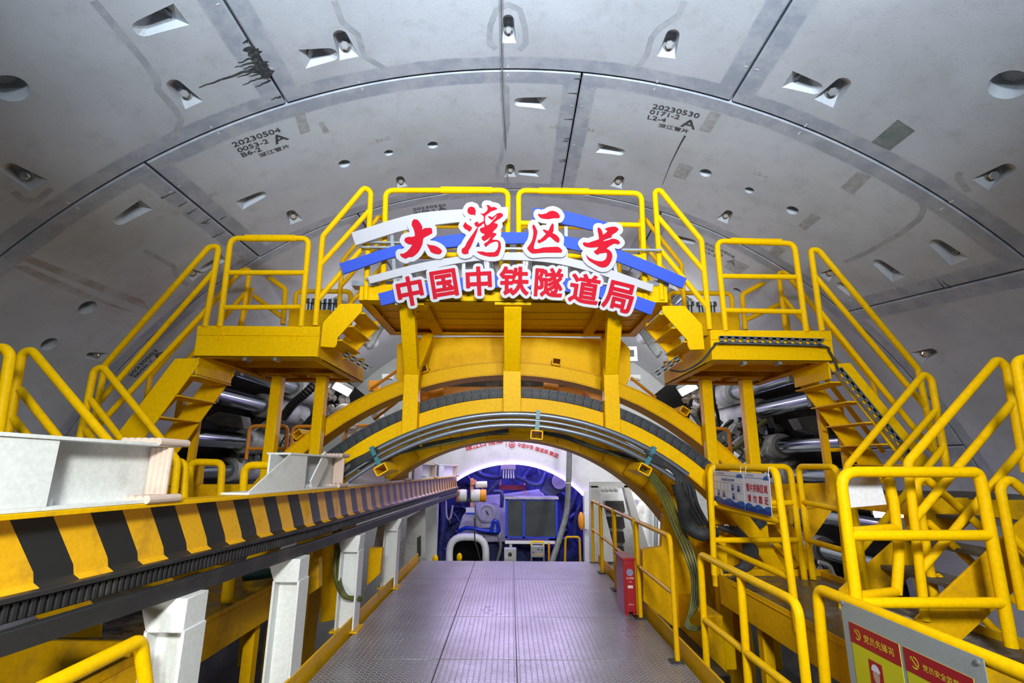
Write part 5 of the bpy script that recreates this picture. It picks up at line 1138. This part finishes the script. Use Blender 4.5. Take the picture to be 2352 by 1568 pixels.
# leg boxes where the ring meets the walkway
rl = thing('ring_carriage', 'yellow ring carriage panel right of the walkway, hung with hoses', 'carriage', (1.9, 6.2, -.2))
MB().prism([at(x, y, 6.35) for x, y in ((1476, 1262), (1520, 1256), (1524, 1180), (1560, 1200), (1596, 1235), (1590, 1440), (1580, 1468), (1478, 1380))], (0, .12, 0)).build('panel', YELD, rl, bev=.006)
MB().box((1.95, 5.5, -.35), (2.12, 6.4, .25)).build('base_box', YELD, rl, bev=.01); MB().box((1.62, 5.0, -.25), (1.95, 6.9, -.1)).build('ledge', DARK, rl)
# hoses on the right leg
bundle('olive hoses on the right leg of the ring', [[(1474 + 7*k, 1074 + 2*k, 5.6), (1512 + 7*k, 1130, 5.62), (1546 + 7*k, 1210, 5.62), (1572 + 7*k, 1270, 5.6), (1590 + 5*k, 1330, 5.5), (1586 + 5*k, 1392, 5.4), (1580 - 2*k, 1420 + 4*k, 5.35), (1590, 1438 + 3*k, 5.3), (1612, 1440, 5.25)] for k in range(4)], .013, HOSEG)
hose('black corrugated sleeve bending round beside the notices', [(1556, 1110, 5.5), (1568, 1150, 5.48), (1574, 1185, 5.46), (1586, 1212, 5.45), (1612, 1226, 5.5), (1640, 1222, 5.7)], .062, RUB, .14, 'corrugated_sleeve', 16)
bundle('hoses leading into the corrugated sleeve', [[(1482 + 3*k, 1034 + 6*k, 5.48), (1520 + 6*k, 1058 + 5*k, 5.47), (1552 + 5*k, 1090 + 2*k, 5.47), (1558 + 8*k, 1118, 5.47), (1562 + 10*k, 1160, 5.5), (1590 + 9*k, 1205, 5.6)] for k in range(5)], .02, RUB)
bundle('hoses down the left of the arch', [[(868 - 2*k, 1030 + 6*k, 5.48), (840 - 3*k, 1045 + 5*k, 5.48), (806 - 2*k, 1062 + 6*k, 5.5), (780, 1085 + 7*k, 5.6), (740 - 4*k, 1130 + 8*k, 5.9)] for k in range(4)], .022, RUB)
bundle('olive hoses behind the white stands', [[(760 + 16*k, 1170, 5.9), (772 + 10*k, 1250, 5.9), (770 + 8*k, 1320, 5.8), (790 + 4*k, 1368, 5.7), (830, 1372 + 5*k, 5.9)] for k in range(2)], .022, HOSEG)
bundle('hoses coiled behind the notices', [[(1650 + 8*k, 1210, 5.75), (1700 + 6*k, 1232 + 4*k, 5.7), (1712 + 5*k, 1270, 5.65), (1700 + 5*k, 1300, 5.6), (1660 + 8*k, 1312, 5.6)] for k in range(6)], .025, RUB)
hose('pale pipe low behind the gate, curving', [(1880, 1290, 7.6), (1905, 1300, 7.6), (1925, 1330, 7.6), (1990, 1340, 7.5)], .03, GRYW)
# round tank and bits on the dark left platform
hose('dark green pump pipe lying on the left platform', [(560, 1322, 5.0), (600, 1318, 5.02), (650, 1308, 5.05)], .045, paint('green_pump', (.01, .06, .05), .5, 0, None))
railing('yellow post standing on the left platform edge, rust chipped', [(514, 1445, 4.45), (526, 1330, 4.45)], [], r=.045, name='platform_post', cat='post')
for lab, q in (('short yellow hoop rail left of the second white cradle', [(352, 1240, 4.6), (352, 1060, 4.6), (425, 1060, 4.6), (418, 1240, 4.6)]), ('second short yellow hoop rail left of the white cradle', [(432, 1230, 5.2), (436, 1060, 5.2), (511, 1062, 5.2), (500, 1230, 5.2)]), ('yellow hoop rail end hidden by the second white cradle', [(552, 1230, 4.7), (562, 1068, 4.7), (660, 1068, 4.7), (655, 1230, 4.7)])):
    railing(lab, q, [], r=.034, fil=.08)
yp = MB().prism([at(x, y, 5.9) for x, y in ((420, 1112), (600, 1112), (600, 1200), (420, 1200))], (0, .1, 0)); tag(yp.build('yellow_panel', YELD, bev=.005), 'yellow panel behind the striped beam on the left', 'panel')  # plain flat panel standing behind the beam
yp = MB().prism([at(x, y, 6.3) for x, y in ((385, 1062), (460, 1062), (455, 1120), (385, 1120))], (0, .1, 0)); tag(yp.build('stair_foot_plate', YELD, bev=.005), 'yellow plate under the foot of the long left stair', 'plate')
for lab, s, px in (('yellow ladder frame under the long right stair', 1, 1892), ('yellow ladder frame under the long left stair', -1, 448)):
    t = thing('ladder_frame', lab, 'frame', at(px, 1060, 5.9)); x = at(px, 1000, 5.9).x
    for dx in (0, s*.22): MB().box((x + dx - .035, 5.87, EYE - .3), (x + dx + .035, 5.93, EYE + .75)).build('upright', YELD, t)
    for z in (.18, .62): MB().box((x, 5.88, EYE + z - .02), (x + s*.22, 5.92, EYE + z + .02)).build('rung', YELD, t)
# bits on the pale shield wall either side of the yellow plate
for lab, a, b in (('thin orange brace rod left of the wide yellow plate', (852, 893), (914, 850)), ('thin orange brace rod right of the wide yellow plate', (1505, 912), (1450, 868)), ('thin orange rod behind the left of the outer arch', (860, 962), (912, 922))):
    tag(MB().cyl(at(*a, 7.4), at(*b, 7.0), .022, seg=8).build('brace_rod', ORA), lab, 'rod')
for lab, px, py, w, h, mt in (('small white junction box left of the wide yellow plate', 889, 864, .2, .1, WHT), ('small orange junction box left of the outer arch', 858, 885, .2, .2, ORA), ('small white junction box right of the wide yellow plate', 1460, 866, .2, .1, WHT), ('grey wall box with a dark opening right of the yellow plate', 1449, 812, .26, .3, GALV)):
    c = at(px, py, 9.6); t = thing('junction_box', lab, 'box', c); MB().box(c - Vector((w/2, 0, h/2)), c + Vector((w/2, .14, h/2))).build('case', mt, t, bev=.008); MB().box(c - Vector((w*.25, .012, h*.2)), c + Vector((w*.25, .001, h*.25))).build('cover', DARK if mt is GALV else mt, t)
tk = thing('white_tank', 'white round tank peeking over the left of the outer arch', 'tank', at(790, 955, 8.2)); MB().ball(at(790, 958, 8.2), .2, .2, .22, 24, 14).build('shell', WHT, tk); MB().lathe(at(790, 985, 8.2), (0, 0, 1), [(0, .2), (.15, .2)], 24).build('skirt', WHT, tk)
wp = thing('white_cabinet', 'white cabinet with an orange rail between the two arches at the left', 'cabinet', at(860, 1010, 8.6)); MB().prism([at(x, y, 8.6) for x, y in ((792, 1010), (800, 978), (905, 975), (905, 1012), (860, 1040), (792, 1040))], (0, .3, 0)).build('body', WHT, wp, bev=.01)
MB().tube([at(776, 1045, 8.4), at(800, 978, 8.4), at(920, 974, 8.4)], .022, 8, .05).build('rail', ORA, wp); MB().lathe(at(868, 955, 8.5), (0, -1, 0), [(0, .09), (.05, .09), (.06, .07)], 20).build('dial', GALV, wp)
# ------------------------------------------------------------------ bulkhead, light strip, chamber
BY = 15.0
bc = circ3(at(1003, 1140, BY), at(1174, 1061, BY), at(1345, 1140, BY)); zS = at(1174, 1140, BY).z; hw = at(1345, 1140, BY).x - bc[0]
m = MB(); RO = 6.62; n = 48; inner = []; 
a_ = math.asin(min(1, hw/bc[2]))
prof = [(bc[0] - hw, -2.4)] + [(bc[0] + bc[2]*math.sin(-a_ + 2*a_*k/n), bc[1] + bc[2]*math.cos(-a_ + 2*a_*k/n)) for k in range(n+1)] + [(bc[0] + hw, -2.4)]
outer = []
for k, (x, z) in enumerate(prof):
    t = -2.2 + 4.4*k/(len(prof)-1); outer.append((CX + RO*math.sin(t), CZ + RO*math.cos(t)))
for (x, z) in prof: m.v.append(Vector((x, BY, z)))
for (x, z) in outer: m.v.append(Vector((x, BY, z)))
for (x, z) in prof: m.v.append(Vector((x, BY + .35, z)))
N = len(prof); m.f = [(i, i+1, N+i+1, N+i) for i in range(N-1)] + [(i+1, i, 2*N+i, 2*N+i+1) for i in range(N-1)]
o = m.build('wall_end', paint('bulkhead_white', (.66, .67, .67), .5, 0, (.48, .48, .46), 1.2, .5, .75, .1)); o['kind'] = 'structure'
led = MB().tube([Vector((x, BY - .03, z - .03)) for x, z in prof[2:-2]], .032, 8); tag(led.build('light_strip', LED), 'glowing violet white light strip along the arched bulkhead opening', 'light strip')
def btext(s, a, b, h, mat=PRED, par=None, off=.02):
    V, Fc = glyphs(s, off); L = max(x for x, y in V); A, B = at(*a, BY - .02), at(*b, BY - .02); u = (B - A); up_ = Vector((-u.z, 0, u.x)).normalized()*(h/1160*BY); mm = MB(); mm.add([A + u*(x/L) + up_*y for x, y in V], Fc); return mm.build('characters' if par else 'bulkhead_lettering', mat, par, smooth=False)
BRED = paint('bulkhead_red', (.50, .01, .02), .5, 0, None, bmp=0)
t = thing('bulkhead_lettering', 'bold red characters on the white bulkhead left of the thin dividing line', 'lettering', at(1115, 1030, BY - .02))
for s, a, b, h in (('珠江口', (1070, 1035), (1117, 1022), 18), ('隧道', (1122, 1021), (1156, 1015), 18)): btext(s, a, b, h, BRED, t)
t = thing('bulkhead_lettering', 'curved line of small red characters right of the round emblem on the bulkhead', 'lettering', at(1235, 1040, BY - .02))
for s, a, b, h in (('中国中铁', (1188, 1025), (1225, 1032), 10.5), ('隧道局', (1228, 1033.5), (1258, 1042), 10.5), ('集团', (1260, 1043), (1281, 1051), 10.5)): btext(s, a, b, h, BRED, t)
for s, a, b, h in (('集团', (1262, 1018), (1284, 1026), 10.5),): tag(btext(s, a, b, h, BRED, None), 'red characters half hidden by the arch, above the lower red line', 'lettering')
em = MB(); c = at(1176, 1021, BY - .02); ring(em, (c.x, c.z), .075, .095, BY - .025, BY - .02, 0, 6.2832, 28); em.bar(c + Vector((0, 0, .09)), c + Vector((0, 0, -.02)), .012, .004, (0, 1, 0)); em.prism([c + Vector(v) for v in ((-.065, 0, -.02), (.065, 0, -.02), (.03, 0, .02), (-.03, 0, .02))], (0, -.004, 0)); em.box(c + Vector((-.075, -.004, -.05)), c + Vector((.075, 0, -.035)))
tag(em.build('emblem', BRED, smooth=False), 'round red emblem on the white bulkhead', 'emblem')
tag(MB().bar(at(1163, 1008, BY - .02), at(1163, 1026, BY - .02), .015, .004, (0, 1, 0)).build('divider_line', BRED), 'thin red line left of the round emblem on the bulkhead', 'line')
rbn = MB().prism([at(x, y, 8.6) for x, y in ((1038, 896), (1316, 896), (1316, 915), (1038, 915))], (0, .01, 0)); tag(rbn.build('red_banner', REDP), 'red banner seen through the gap between the two yellow arches', 'banner')
mb_ = thing('machine_frame', 'brown machine frame behind the arches, above the red banner', 'machine frame', at(1170, 890, 8.3))
for q in (((990, 905), (1370, 905), 8.4), ((950, 935), (1000, 890), 8.0), ((1350, 890), (1405, 940), 8.0), ((1265, 860), (1265, 905), 7.6), ((1003, 880), (1003, 915), 7.6)):
    MB().bar(at(q[0][0], q[0][1], q[2]), at(q[1][0], q[1][1], q[2]), .22, .2, (0, 1, 0)).build('frame_member', ORA, mb_)
MB().prism([at(x, y, 9.0) for x, y in ((960, 930), (1000, 870), (1170, 855), (1350, 870), (1395, 930), (1390, 950), (1170, 905), (965, 950))], (0, .3, 0)).build('frame_panel', MUD, mb_)
# white frames beside the opening
def white_frame(label, s):
    Y = 10.8; t = thing('white_side_frame', label, 'frame', Vector((s*2.4, Y, -.3)))
    mir = lambda x: x if s > 0 else 2*1172 - x
    for q in ([(1357, 1115), (1374, 1115), (1418, 1290), (1357, 1290)], [(1432, 1115), (1446, 1112), (1492, 1262), (1500, 1300), (1480, 1300)], [(1357, 1105), (1446, 1105), (1449, 1120), (1357, 1120)]):
        MB().prism([at(mir(x), y, Y) for x, y in q], (0, .25, 0)).build('frame_leg', WHT, t, bev=.006)
    MB().prism([at(mir(x), y, Y + .5) for x, y in ((1365, 1118), (1440, 1118), (1480, 1300), (1365, 1300))], (0, .05, 0)).build('back_panel', GRYW, t)
    for y in (1150, 1186, 1220, 1254): MB().prism([at(mir(x), yy, Y + .45) for x, yy in ((1390, y), (1432, y), (1436, y + 26), (1394, y + 26))], (0, .04, 0)).build('dark_opening', DARK, t)
    for k in range(4): MB().lathe(at(mir(1384 + 10*k), 1124, Y - .01), (0, -1, 0), [(0, .05), (.03, .05), (.04, .02)], 14).build('round_cap', WHT, t)
    return t
white_frame('white steel frame with dark openings right of the chamber opening', 1)
lf = thing('white_side_frame', 'white sloping side plate left of the chamber opening', 'frame', at(970, 1290, 10.4))
for q, Y, mt in (([(976, 1155), (1003, 1145), (1003, 1292), (976, 1292)], 14.5, WHT), ([(935, 1190), (976, 1165), (978, 1290), (925, 1330)], 10.3, GRYW), ([(870, 1195), (900, 1190), (865, 1290), (852, 1290)], 8.6, GRYW), ([(958, 1235), (966, 1230), (966, 1275), (958, 1280)], 10.25, DARK)):
    MB().prism([at(x, y, Y) for x, y in q], (0, .06, 0)).build('side_plate', mt, lf)
rj = thing('white_jamb', 'white right jamb of the chamber opening', 'jamb', at(1350, 1290, 14.6)); MB().prism([at(x, y, 14.7) for x, y in ((1342, 1130), (1362, 1120), (1362, 1292), (1344, 1292))], (0, .3, 0)).build('jamb_plate', WHT, rj)
hn = thing('warning_horn', 'orange oval warning horn on the right jamb of the opening', 'lamp', at(1335, 1196, 14.5)); MB().ball(at(1335, 1196, 14.5), .09, .09, .24).build('cover', ORA, hn); MB().box(at(1342, 1196, 14.5) - Vector((.0, .06, .2)), at(1342, 1196, 14.5) + Vector((.12, .1, .2))).build('housing', WHT, hn)  # horn with an orange cover, gives no light
# bright bay on the right
by = MB().prism([at(x, y, 13.4) for x, y in ((1440, 1130), (1545, 1130), (1560, 1290), (1440, 1290))], (0, .05, 0)); tag(by.build('bay_panel', WHT), 'brightly lit white panel in the bay behind the right leg of the ring', 'panel')
hose('thin grey pipe standing in front of the bright white panel', [(1507, 1150, 12.9), (1507, 1200, 12.9), (1506, 1262, 12.9)], .05, GALV)
ck = MB().prism([at(x, y, 11.6) for x, y in ((1446, 1190), (1470, 1150), (1490, 1152), (1478, 1200), (1500, 1268), (1470, 1262))], (0, .6, 0)); tag(ck.build('curved_bracket', GRYW, bev=.02), 'pale curved bracket left of the bright white panel', 'bracket')
# chamber beyond the opening
CY = 17.4
o = MB().box((-4.5, CY + .6, -2.4), (4.8, CY + .7, 4.6)).build('wall_chamber', BLUE); o['kind'] = 'structure'
for x in (-4.5, 4.8):
    o = MB().box((x - .05, BY + .3, -2.4), (x + .05, CY + .6, 4.6)).build('wall_chamber', BLUE); o['kind'] = 'structure'
o = MB().box((-4.5, BY + .3, 4.6), (4.8, CY + .6, 4.65)).build('wall_chamber', BLUE); o['kind'] = 'structure'
def cp(x, y, Y=CY): return at(x, y, Y)
fm = thing('face_machine', 'pale drilling machine face with a round cover inside the chamber', 'machine', cp(1110, 1230))
MB().prism([cp(x, y, 17.2) for x, y in ((1046, 1235), (1062, 1185), (1078, 1165), (1092, 1150), (1120, 1138), (1165, 1134), (1240, 1124), (1262, 1150), (1262, 1245), (1046, 1245))], (0, .5, 0)).build('body', LILAC, fm, bev=.03)
MB().prism([cp(x, y, 17.0) for x, y in ((1092, 1158), (1098, 1152), (1140, 1152), (1150, 1160), (1150, 1215), (1140, 1225), (1100, 1218), (1092, 1206))], (0, .2, 0)).build('front_plate', LILAC, fm, bev=.03)
c = cp(1118, 1177, 16.95); MB().lathe(c, (0, -1, 0), [(0, .30), (.06, .30), (.08, .27), (.08, .215), (.04, .20), (.04, .17), (.05, .165)], 36).build('round_cover', LILAC, fm); MB().bar(c + Vector((-.02, -.07, .07)), c + Vector((.06, -.07, -.06)), .035, .03, (0, 1, 0)).build('latch', DARK, fm)
MB().box(cp(1108, 1206, 16.9) - Vector((.04, .1, .06)), cp(1130, 1206, 16.9) + Vector((.0, .1, .06))).build('junction_box', LILAC, fm)
ht = thing('hatch_frame', 'white rounded hatch frame low in the chamber on the left', 'hatch', cp(1074, 1290, 15.6))
P = [cp(x, y, 15.6) for x, y in ((1032, 1345), (1032, 1233), (1116, 1233), (1116, 1345))]; MB().tube(P, .105, 16, .42).build('frame', WHT, ht)
MB().prism([cp(x, y, 15.95) for x, y in ((1034, 1345), (1034, 1232), (1114, 1232), (1114, 1345))], (0, .02, 0)).build('dark_interior', paint('hatch_shade_black', (.006, .006, .006), .9, 0, None, bmp=0, spec=.05), ht)  # near-black sheet stands in for the shade inside the hatch
ac = thing('cooler_unit', 'large cooler with a blue frame and dark mesh front', 'cooler', cp(1221, 1240, 15.4))
A, B = cp(1161, 1146, 15.4), cp(1282, 1236, 15.4); x0, x1, z0, z1 = A.x, B.x, B.z, A.z
MB().box((x0, 15.44, z0), (x1, 16.1, z1 - .0)).build('case', DARK, ac); MB().box((x0 - .03, 15.36, z1), (x1 + .03, 16.1, z1 + .07)).build('top_cover', LILAC, ac, bev=.01)
for a, b in ((x0, x0 + .07), (x0 + .5, x0 + .57), (x1 - .07, x1)): MB().box((a, 15.40, z0), (b, 15.45, z1)).build('frame_bar', BLUEC, ac)
for a, b in ((z0, z0 + .04), (z1 - .03, z1)): MB().box((x0, 15.40, a), (x1, 15.45, b)).build('frame_bar', BLUEC, ac)
def mesh_mat():
    m, nt, bs = nodes('dark_mesh'); n = noise(nt, 2, 3); link(nt, mixc(nt, ramp(nt, n, .4, .7), (.025, .032, .034, 1), (.05, .06, .06, 1)), bs.inputs['Base Color']); bs.inputs['Roughness'].default_value = .5; return m
MB().box((x0 + .07, 15.42, z0), (x1 - .07, 15.44, z1)).build('mesh_panel', mesh_mat(), ac); MB().box((x0, 15.3, z0 - .14), (x1 - .1, 15.38, z0 - .06)).build('support_bar', WHT, ac)
MB().box((x0 + .12, 15.34, z0 - .5), (x0 + .2, 15.4, z0 - .14)).build('support_post', LILAC, ac)
cx = thing('control_box', 'small control box with a yellow handle at the end of the walkway', 'control box', cp(1235, 1280, 14.2))
A, B = cp(1219, 1253, 14.2), cp(1251, 1280, 14.2); MB().box((A.x, 14.2, B.z), (B.x, 14.4, A.z)).build('case', GALV, cx, bev=.01); MB().tube([Vector((A.x + .02, 14.3, A.z)), Vector((A.x + .02, 14.3, A.z + .09)), Vector((B.x - .02, 14.3, A.z + .09)), Vector((B.x - .02, 14.3, A.z))], .022, 10, .05).build('handle', YEL, cx)
for k, (u, v, mt) in enumerate(((.2, .45, SIGNR), (.55, .7, DARK), (.8, .65, DARK), (.5, .25, ORA), (.65, .25, ORA), (.8, .25, ORA))): MB().lathe((A.x + (B.x-A.x)*u, 14.2, B.z + (A.z-B.z)*v), (0, -1, 0), [(0, .022), (.015, .022)], 10).build('button', mt, cx)
for u in (.05, .95): MB().box((A.x + (B.x-A.x)*u - .02, 14.22, -.9), (A.x + (B.x-A.x)*u + .02, 14.3, B.z)).build('leg', GREY, cx)
hose('thick grey suction hose hanging down in front of the chamber', [(1309, 985, 14.4), (1308, 1030, 14.4), (1306, 1100, 14.4), (1302, 1170, 14.35), (1290, 1220, 14.2), (1268, 1290, 13.9), (1258, 1320, 13.8)], .078, RUBG)
hs = MB().tube([at(1298, 1109, 14.32), at(1312, 1109, 14.32)], .012, 6); tag(hs.build('hose_tie', WHT), 'white tie round the thick grey hose', 'tie')
# hoist with two motors at the end of the striped beam
hz_ = thing('hoist', 'salmon and white hoist trolley with two motors at the end of the striped beam', 'hoist', cp(1084, 1160, 14.5)); SAL = paint('salmon_paint', (.70, .28, .20), .5, 0, None)
def drum(a, b, r, mat, nm): MB().lathe(a, b - a, [(0, r*.9), (.02, r), ((b-a).length - .02, r), ((b-a).length, r*.9)], 20).build(nm, mat, hz_)
drum(cp(1048, 1138, 14.5), cp(1056, 1138, 14.5), .17, SAL, 'motor_cap'); drum(cp(1056, 1138, 14.5), cp(1072, 1138, 14.5), .17, WHT, 'motor'); drum(cp(1082, 1138, 14.5), cp(1103, 1138, 14.5), .17, WHT, 'motor'); drum(cp(1103, 1138, 14.5), cp(1117, 1138, 14.5), .17, ORA, 'motor_cap')
drum(cp(1092, 1113, 14.6), cp(1119, 1112, 14.6), .09, WHT, 'gearbox'); MB().bar(cp(1084, 1098, 14.5), cp(1084, 1162, 14.5), .09, .09, (0, 1, 0)).build('hanger', SAL, hz_); MB().box(cp(1068, 1146, 14.4), cp(1086, 1150, 14.6)).build('yoke', DARK, hz_); MB().box(cp(1082, 1102, 14.35), cp(1094, 1112, 14.55)).build('trolley_plate', SAL, hz_)
nz = thing('spray_head', 'pale violet box with nozzles hanging under the top of the arch opening', 'nozzle box', cp(1167, 1072, 15.5)); MB().box(cp(1150, 1078, 15.5), cp(1184, 1062, 15.9)).build('box', LILAC, nz, bev=.01)
for k in range(5): MB().bar(cp(1157 + 5.5*k, 1078, 15.6), cp(1156 + 6*k, 1098, 15.6), .035, .05, (0, 1, 0)).build('nozzle', WHT, nz)
rd = thing('round_reflector', 'round lilac reflector in a blue housing at the right of the chamber', 'reflector', cp(1285, 1105, 15.9)); MB().lathe(cp(1285, 1105, 15.9), (0, -1, 0), [(0, .23), (.05, .23), (.06, .2), (.03, .1), (.04, .05)], 32).build('dish', LILAC, rd); MB().prism([cp(x, y, 16.0) for x, y in ((1240, 1128), (1262, 1085), (1300, 1090), (1312, 1120), (1265, 1142))], (0, .25, 0)).build('housing', BLUE, rd, bev=.02)
rbm = thing('red_crossbeam', 'dark red crossbeam high in the chamber', 'crossbeam', cp(1178, 1119, 16.6)); MB().bar(cp(1147, 1119, 16.6), cp(1207, 1119, 16.6), .14, .12, (0, 1, 0)).build('beam', paint('dark_red', (.2, .01, .03), .5, 0, None), rbm)
for x in (1149, 1205): MB().bar(cp(x, 1095, 16.6), cp(x, 1135, 16.6), .05, .05, (0, 1, 0)).build('upright', SAL, rbm)
for lab, pts, r, mt in (('dark blue hose sagging across the top left of the chamber', [(1094, 1083, 16.0), (1110, 1092, 16.0), (1135, 1096, 16.0), (1156, 1094, 16.0)], .075, BLUE), ('dark hose sagging across the top right of the chamber', [(1186, 1095, 16.0), (1205, 1103, 16.0), (1225, 1112, 16.0), (1243, 1110, 16.0), (1255, 1085, 16.2)], .07, BLUE),
    ('blue hose curving down beside the hoist', [(1152, 1070, 16.4), (1145, 1100, 16.3), (1132, 1118, 16.2), (1122, 1132, 16.2)], .07, BLUE), ('blue pipe elbow above the cooler', [(1134, 1128, 16.2), (1150, 1129, 16.2), (1153, 1140, 16.2), (1152, 1165, 16.2)], .06, BLUE), ('bright blue hose bundle lying above the hatch', [(1052, 1220, 16.2), (1075, 1212, 16.1), (1110, 1218, 16.1), (1150, 1222, 16.1)], .06, BLUEC),
    ('bright blue hose loop beside the cooler', [(1128, 1222, 16.0), (1134, 1198, 16.0), (1142, 1200, 16.0), (1146, 1222, 16.0)], .06, BLUEC), ('dark blue hose down the right of the chamber', [(1330, 1120, 16.0), (1318, 1150, 16.0), (1300, 1190, 16.0), (1290, 1225, 16.0)], .08, BLUE), ('second dark blue hose at the right of the chamber', [(1338, 1150, 16.2), (1325, 1180, 16.2), (1320, 1230, 16.2)], .07, BLUE),
    ('pale looped cables hanging left of the hatch', [(1024, 1150, 15.6), (1026, 1185, 15.5), (1034, 1190, 15.5), (1040, 1160, 15.5)], .03, LILAC), ('blue cable bundle at the left edge of the chamber', [(1012, 1150, 16), (1016, 1200, 16), (1010, 1260, 16), (1014, 1300, 16)], .1, BLUE), ('black cable falling across the hatch', [(1090, 1190, 15.3), (1091, 1240, 15.2), (1097, 1262, 15.2), (1104, 1290, 15.2)], .018, RUB),
    ('grey hose curling beside the cooler foot', [(1155, 1220, 15.3), (1147, 1232, 15.2), (1150, 1256, 15.2), (1142, 1290, 15.2)], .04, RUBG)): hose(lab, pts, r, mt)
vb = thing('valve_block', 'white valve block with a dark round port under the cooler', 'valve', cp(1172, 1282, 14.8)); A, B = cp(1158, 1260, 14.8), cp(1186, 1282, 14.8); MB().box((A.x, 14.8, B.z - .3), (B.x, 15.1, A.z)).build('block', GRYW, vb, bev=.015); MB().lathe(cp(1171.5, 1273, 14.795), (0, -1, 0), [(0, .055), (.006, .055)], 18).build('port', RUB, vb)
sp = thing('small_sign', 'small white sign with blue edge beside the round cover', 'sign', cp(1080, 1180, 16.3)); MB().box(cp(1070, 1180, 16.3), cp(1090, 1165, 16.33)).build('panel', WHT, sp); MB().box(cp(1070, 1181, 16.28), cp(1090, 1177, 16.3)).build('blue_edge', BLUEC, sp)
for lab, q in (('small yellow rail behind the thick grey hose', [(1297, 1320, 14.6), (1299, 1233, 14.6), (1331, 1233, 14.6), (1334, 1320, 14.6)]), ('short pale orange post right of the control box', [(1261, 1320, 14.3), (1261, 1247, 14.3)])): railing(lab, q, [], r=.03, mat=ORA if 'post' in lab else YELD, fil=.08, name='chamber_rail')
for k, (x, y) in enumerate(((1000, 1284), (1055, 1280))): tag(MB().ball(at(x, y, 11.2), .06, .06, .09).build('yellow_cap', YEL), ('yellow cap at the far left corner of the walkway', 'yellow cap at the far edge of the walkway, in front of the hatch')[k], 'cap')  # rounded yellow caps at the walkway end
# random blue pipework filling the chamber, as one background mass
rnd = random.Random(11); m = MB()
for k in range(60):
    x, y = rnd.uniform(1000, 1345), rnd.uniform(1075, 1280); p = cp(x, y, rnd.uniform(17.5, 17.9)); v = Vector((rnd.uniform(-1, 1), 0, rnd.uniform(-1, 1))); m.tube(spline([p, p + v*.4, p + v*.7 + Vector((rnd.uniform(-.3, .3), 0, rnd.uniform(-.3, .3)))], 5), rnd.uniform(.03, .1), 8)
o = tag(m.build('chamber_pipework', BLUE), 'mass of blue pipes and cables on the chamber back wall', 'pipework'); o['kind'] = 'stuff'
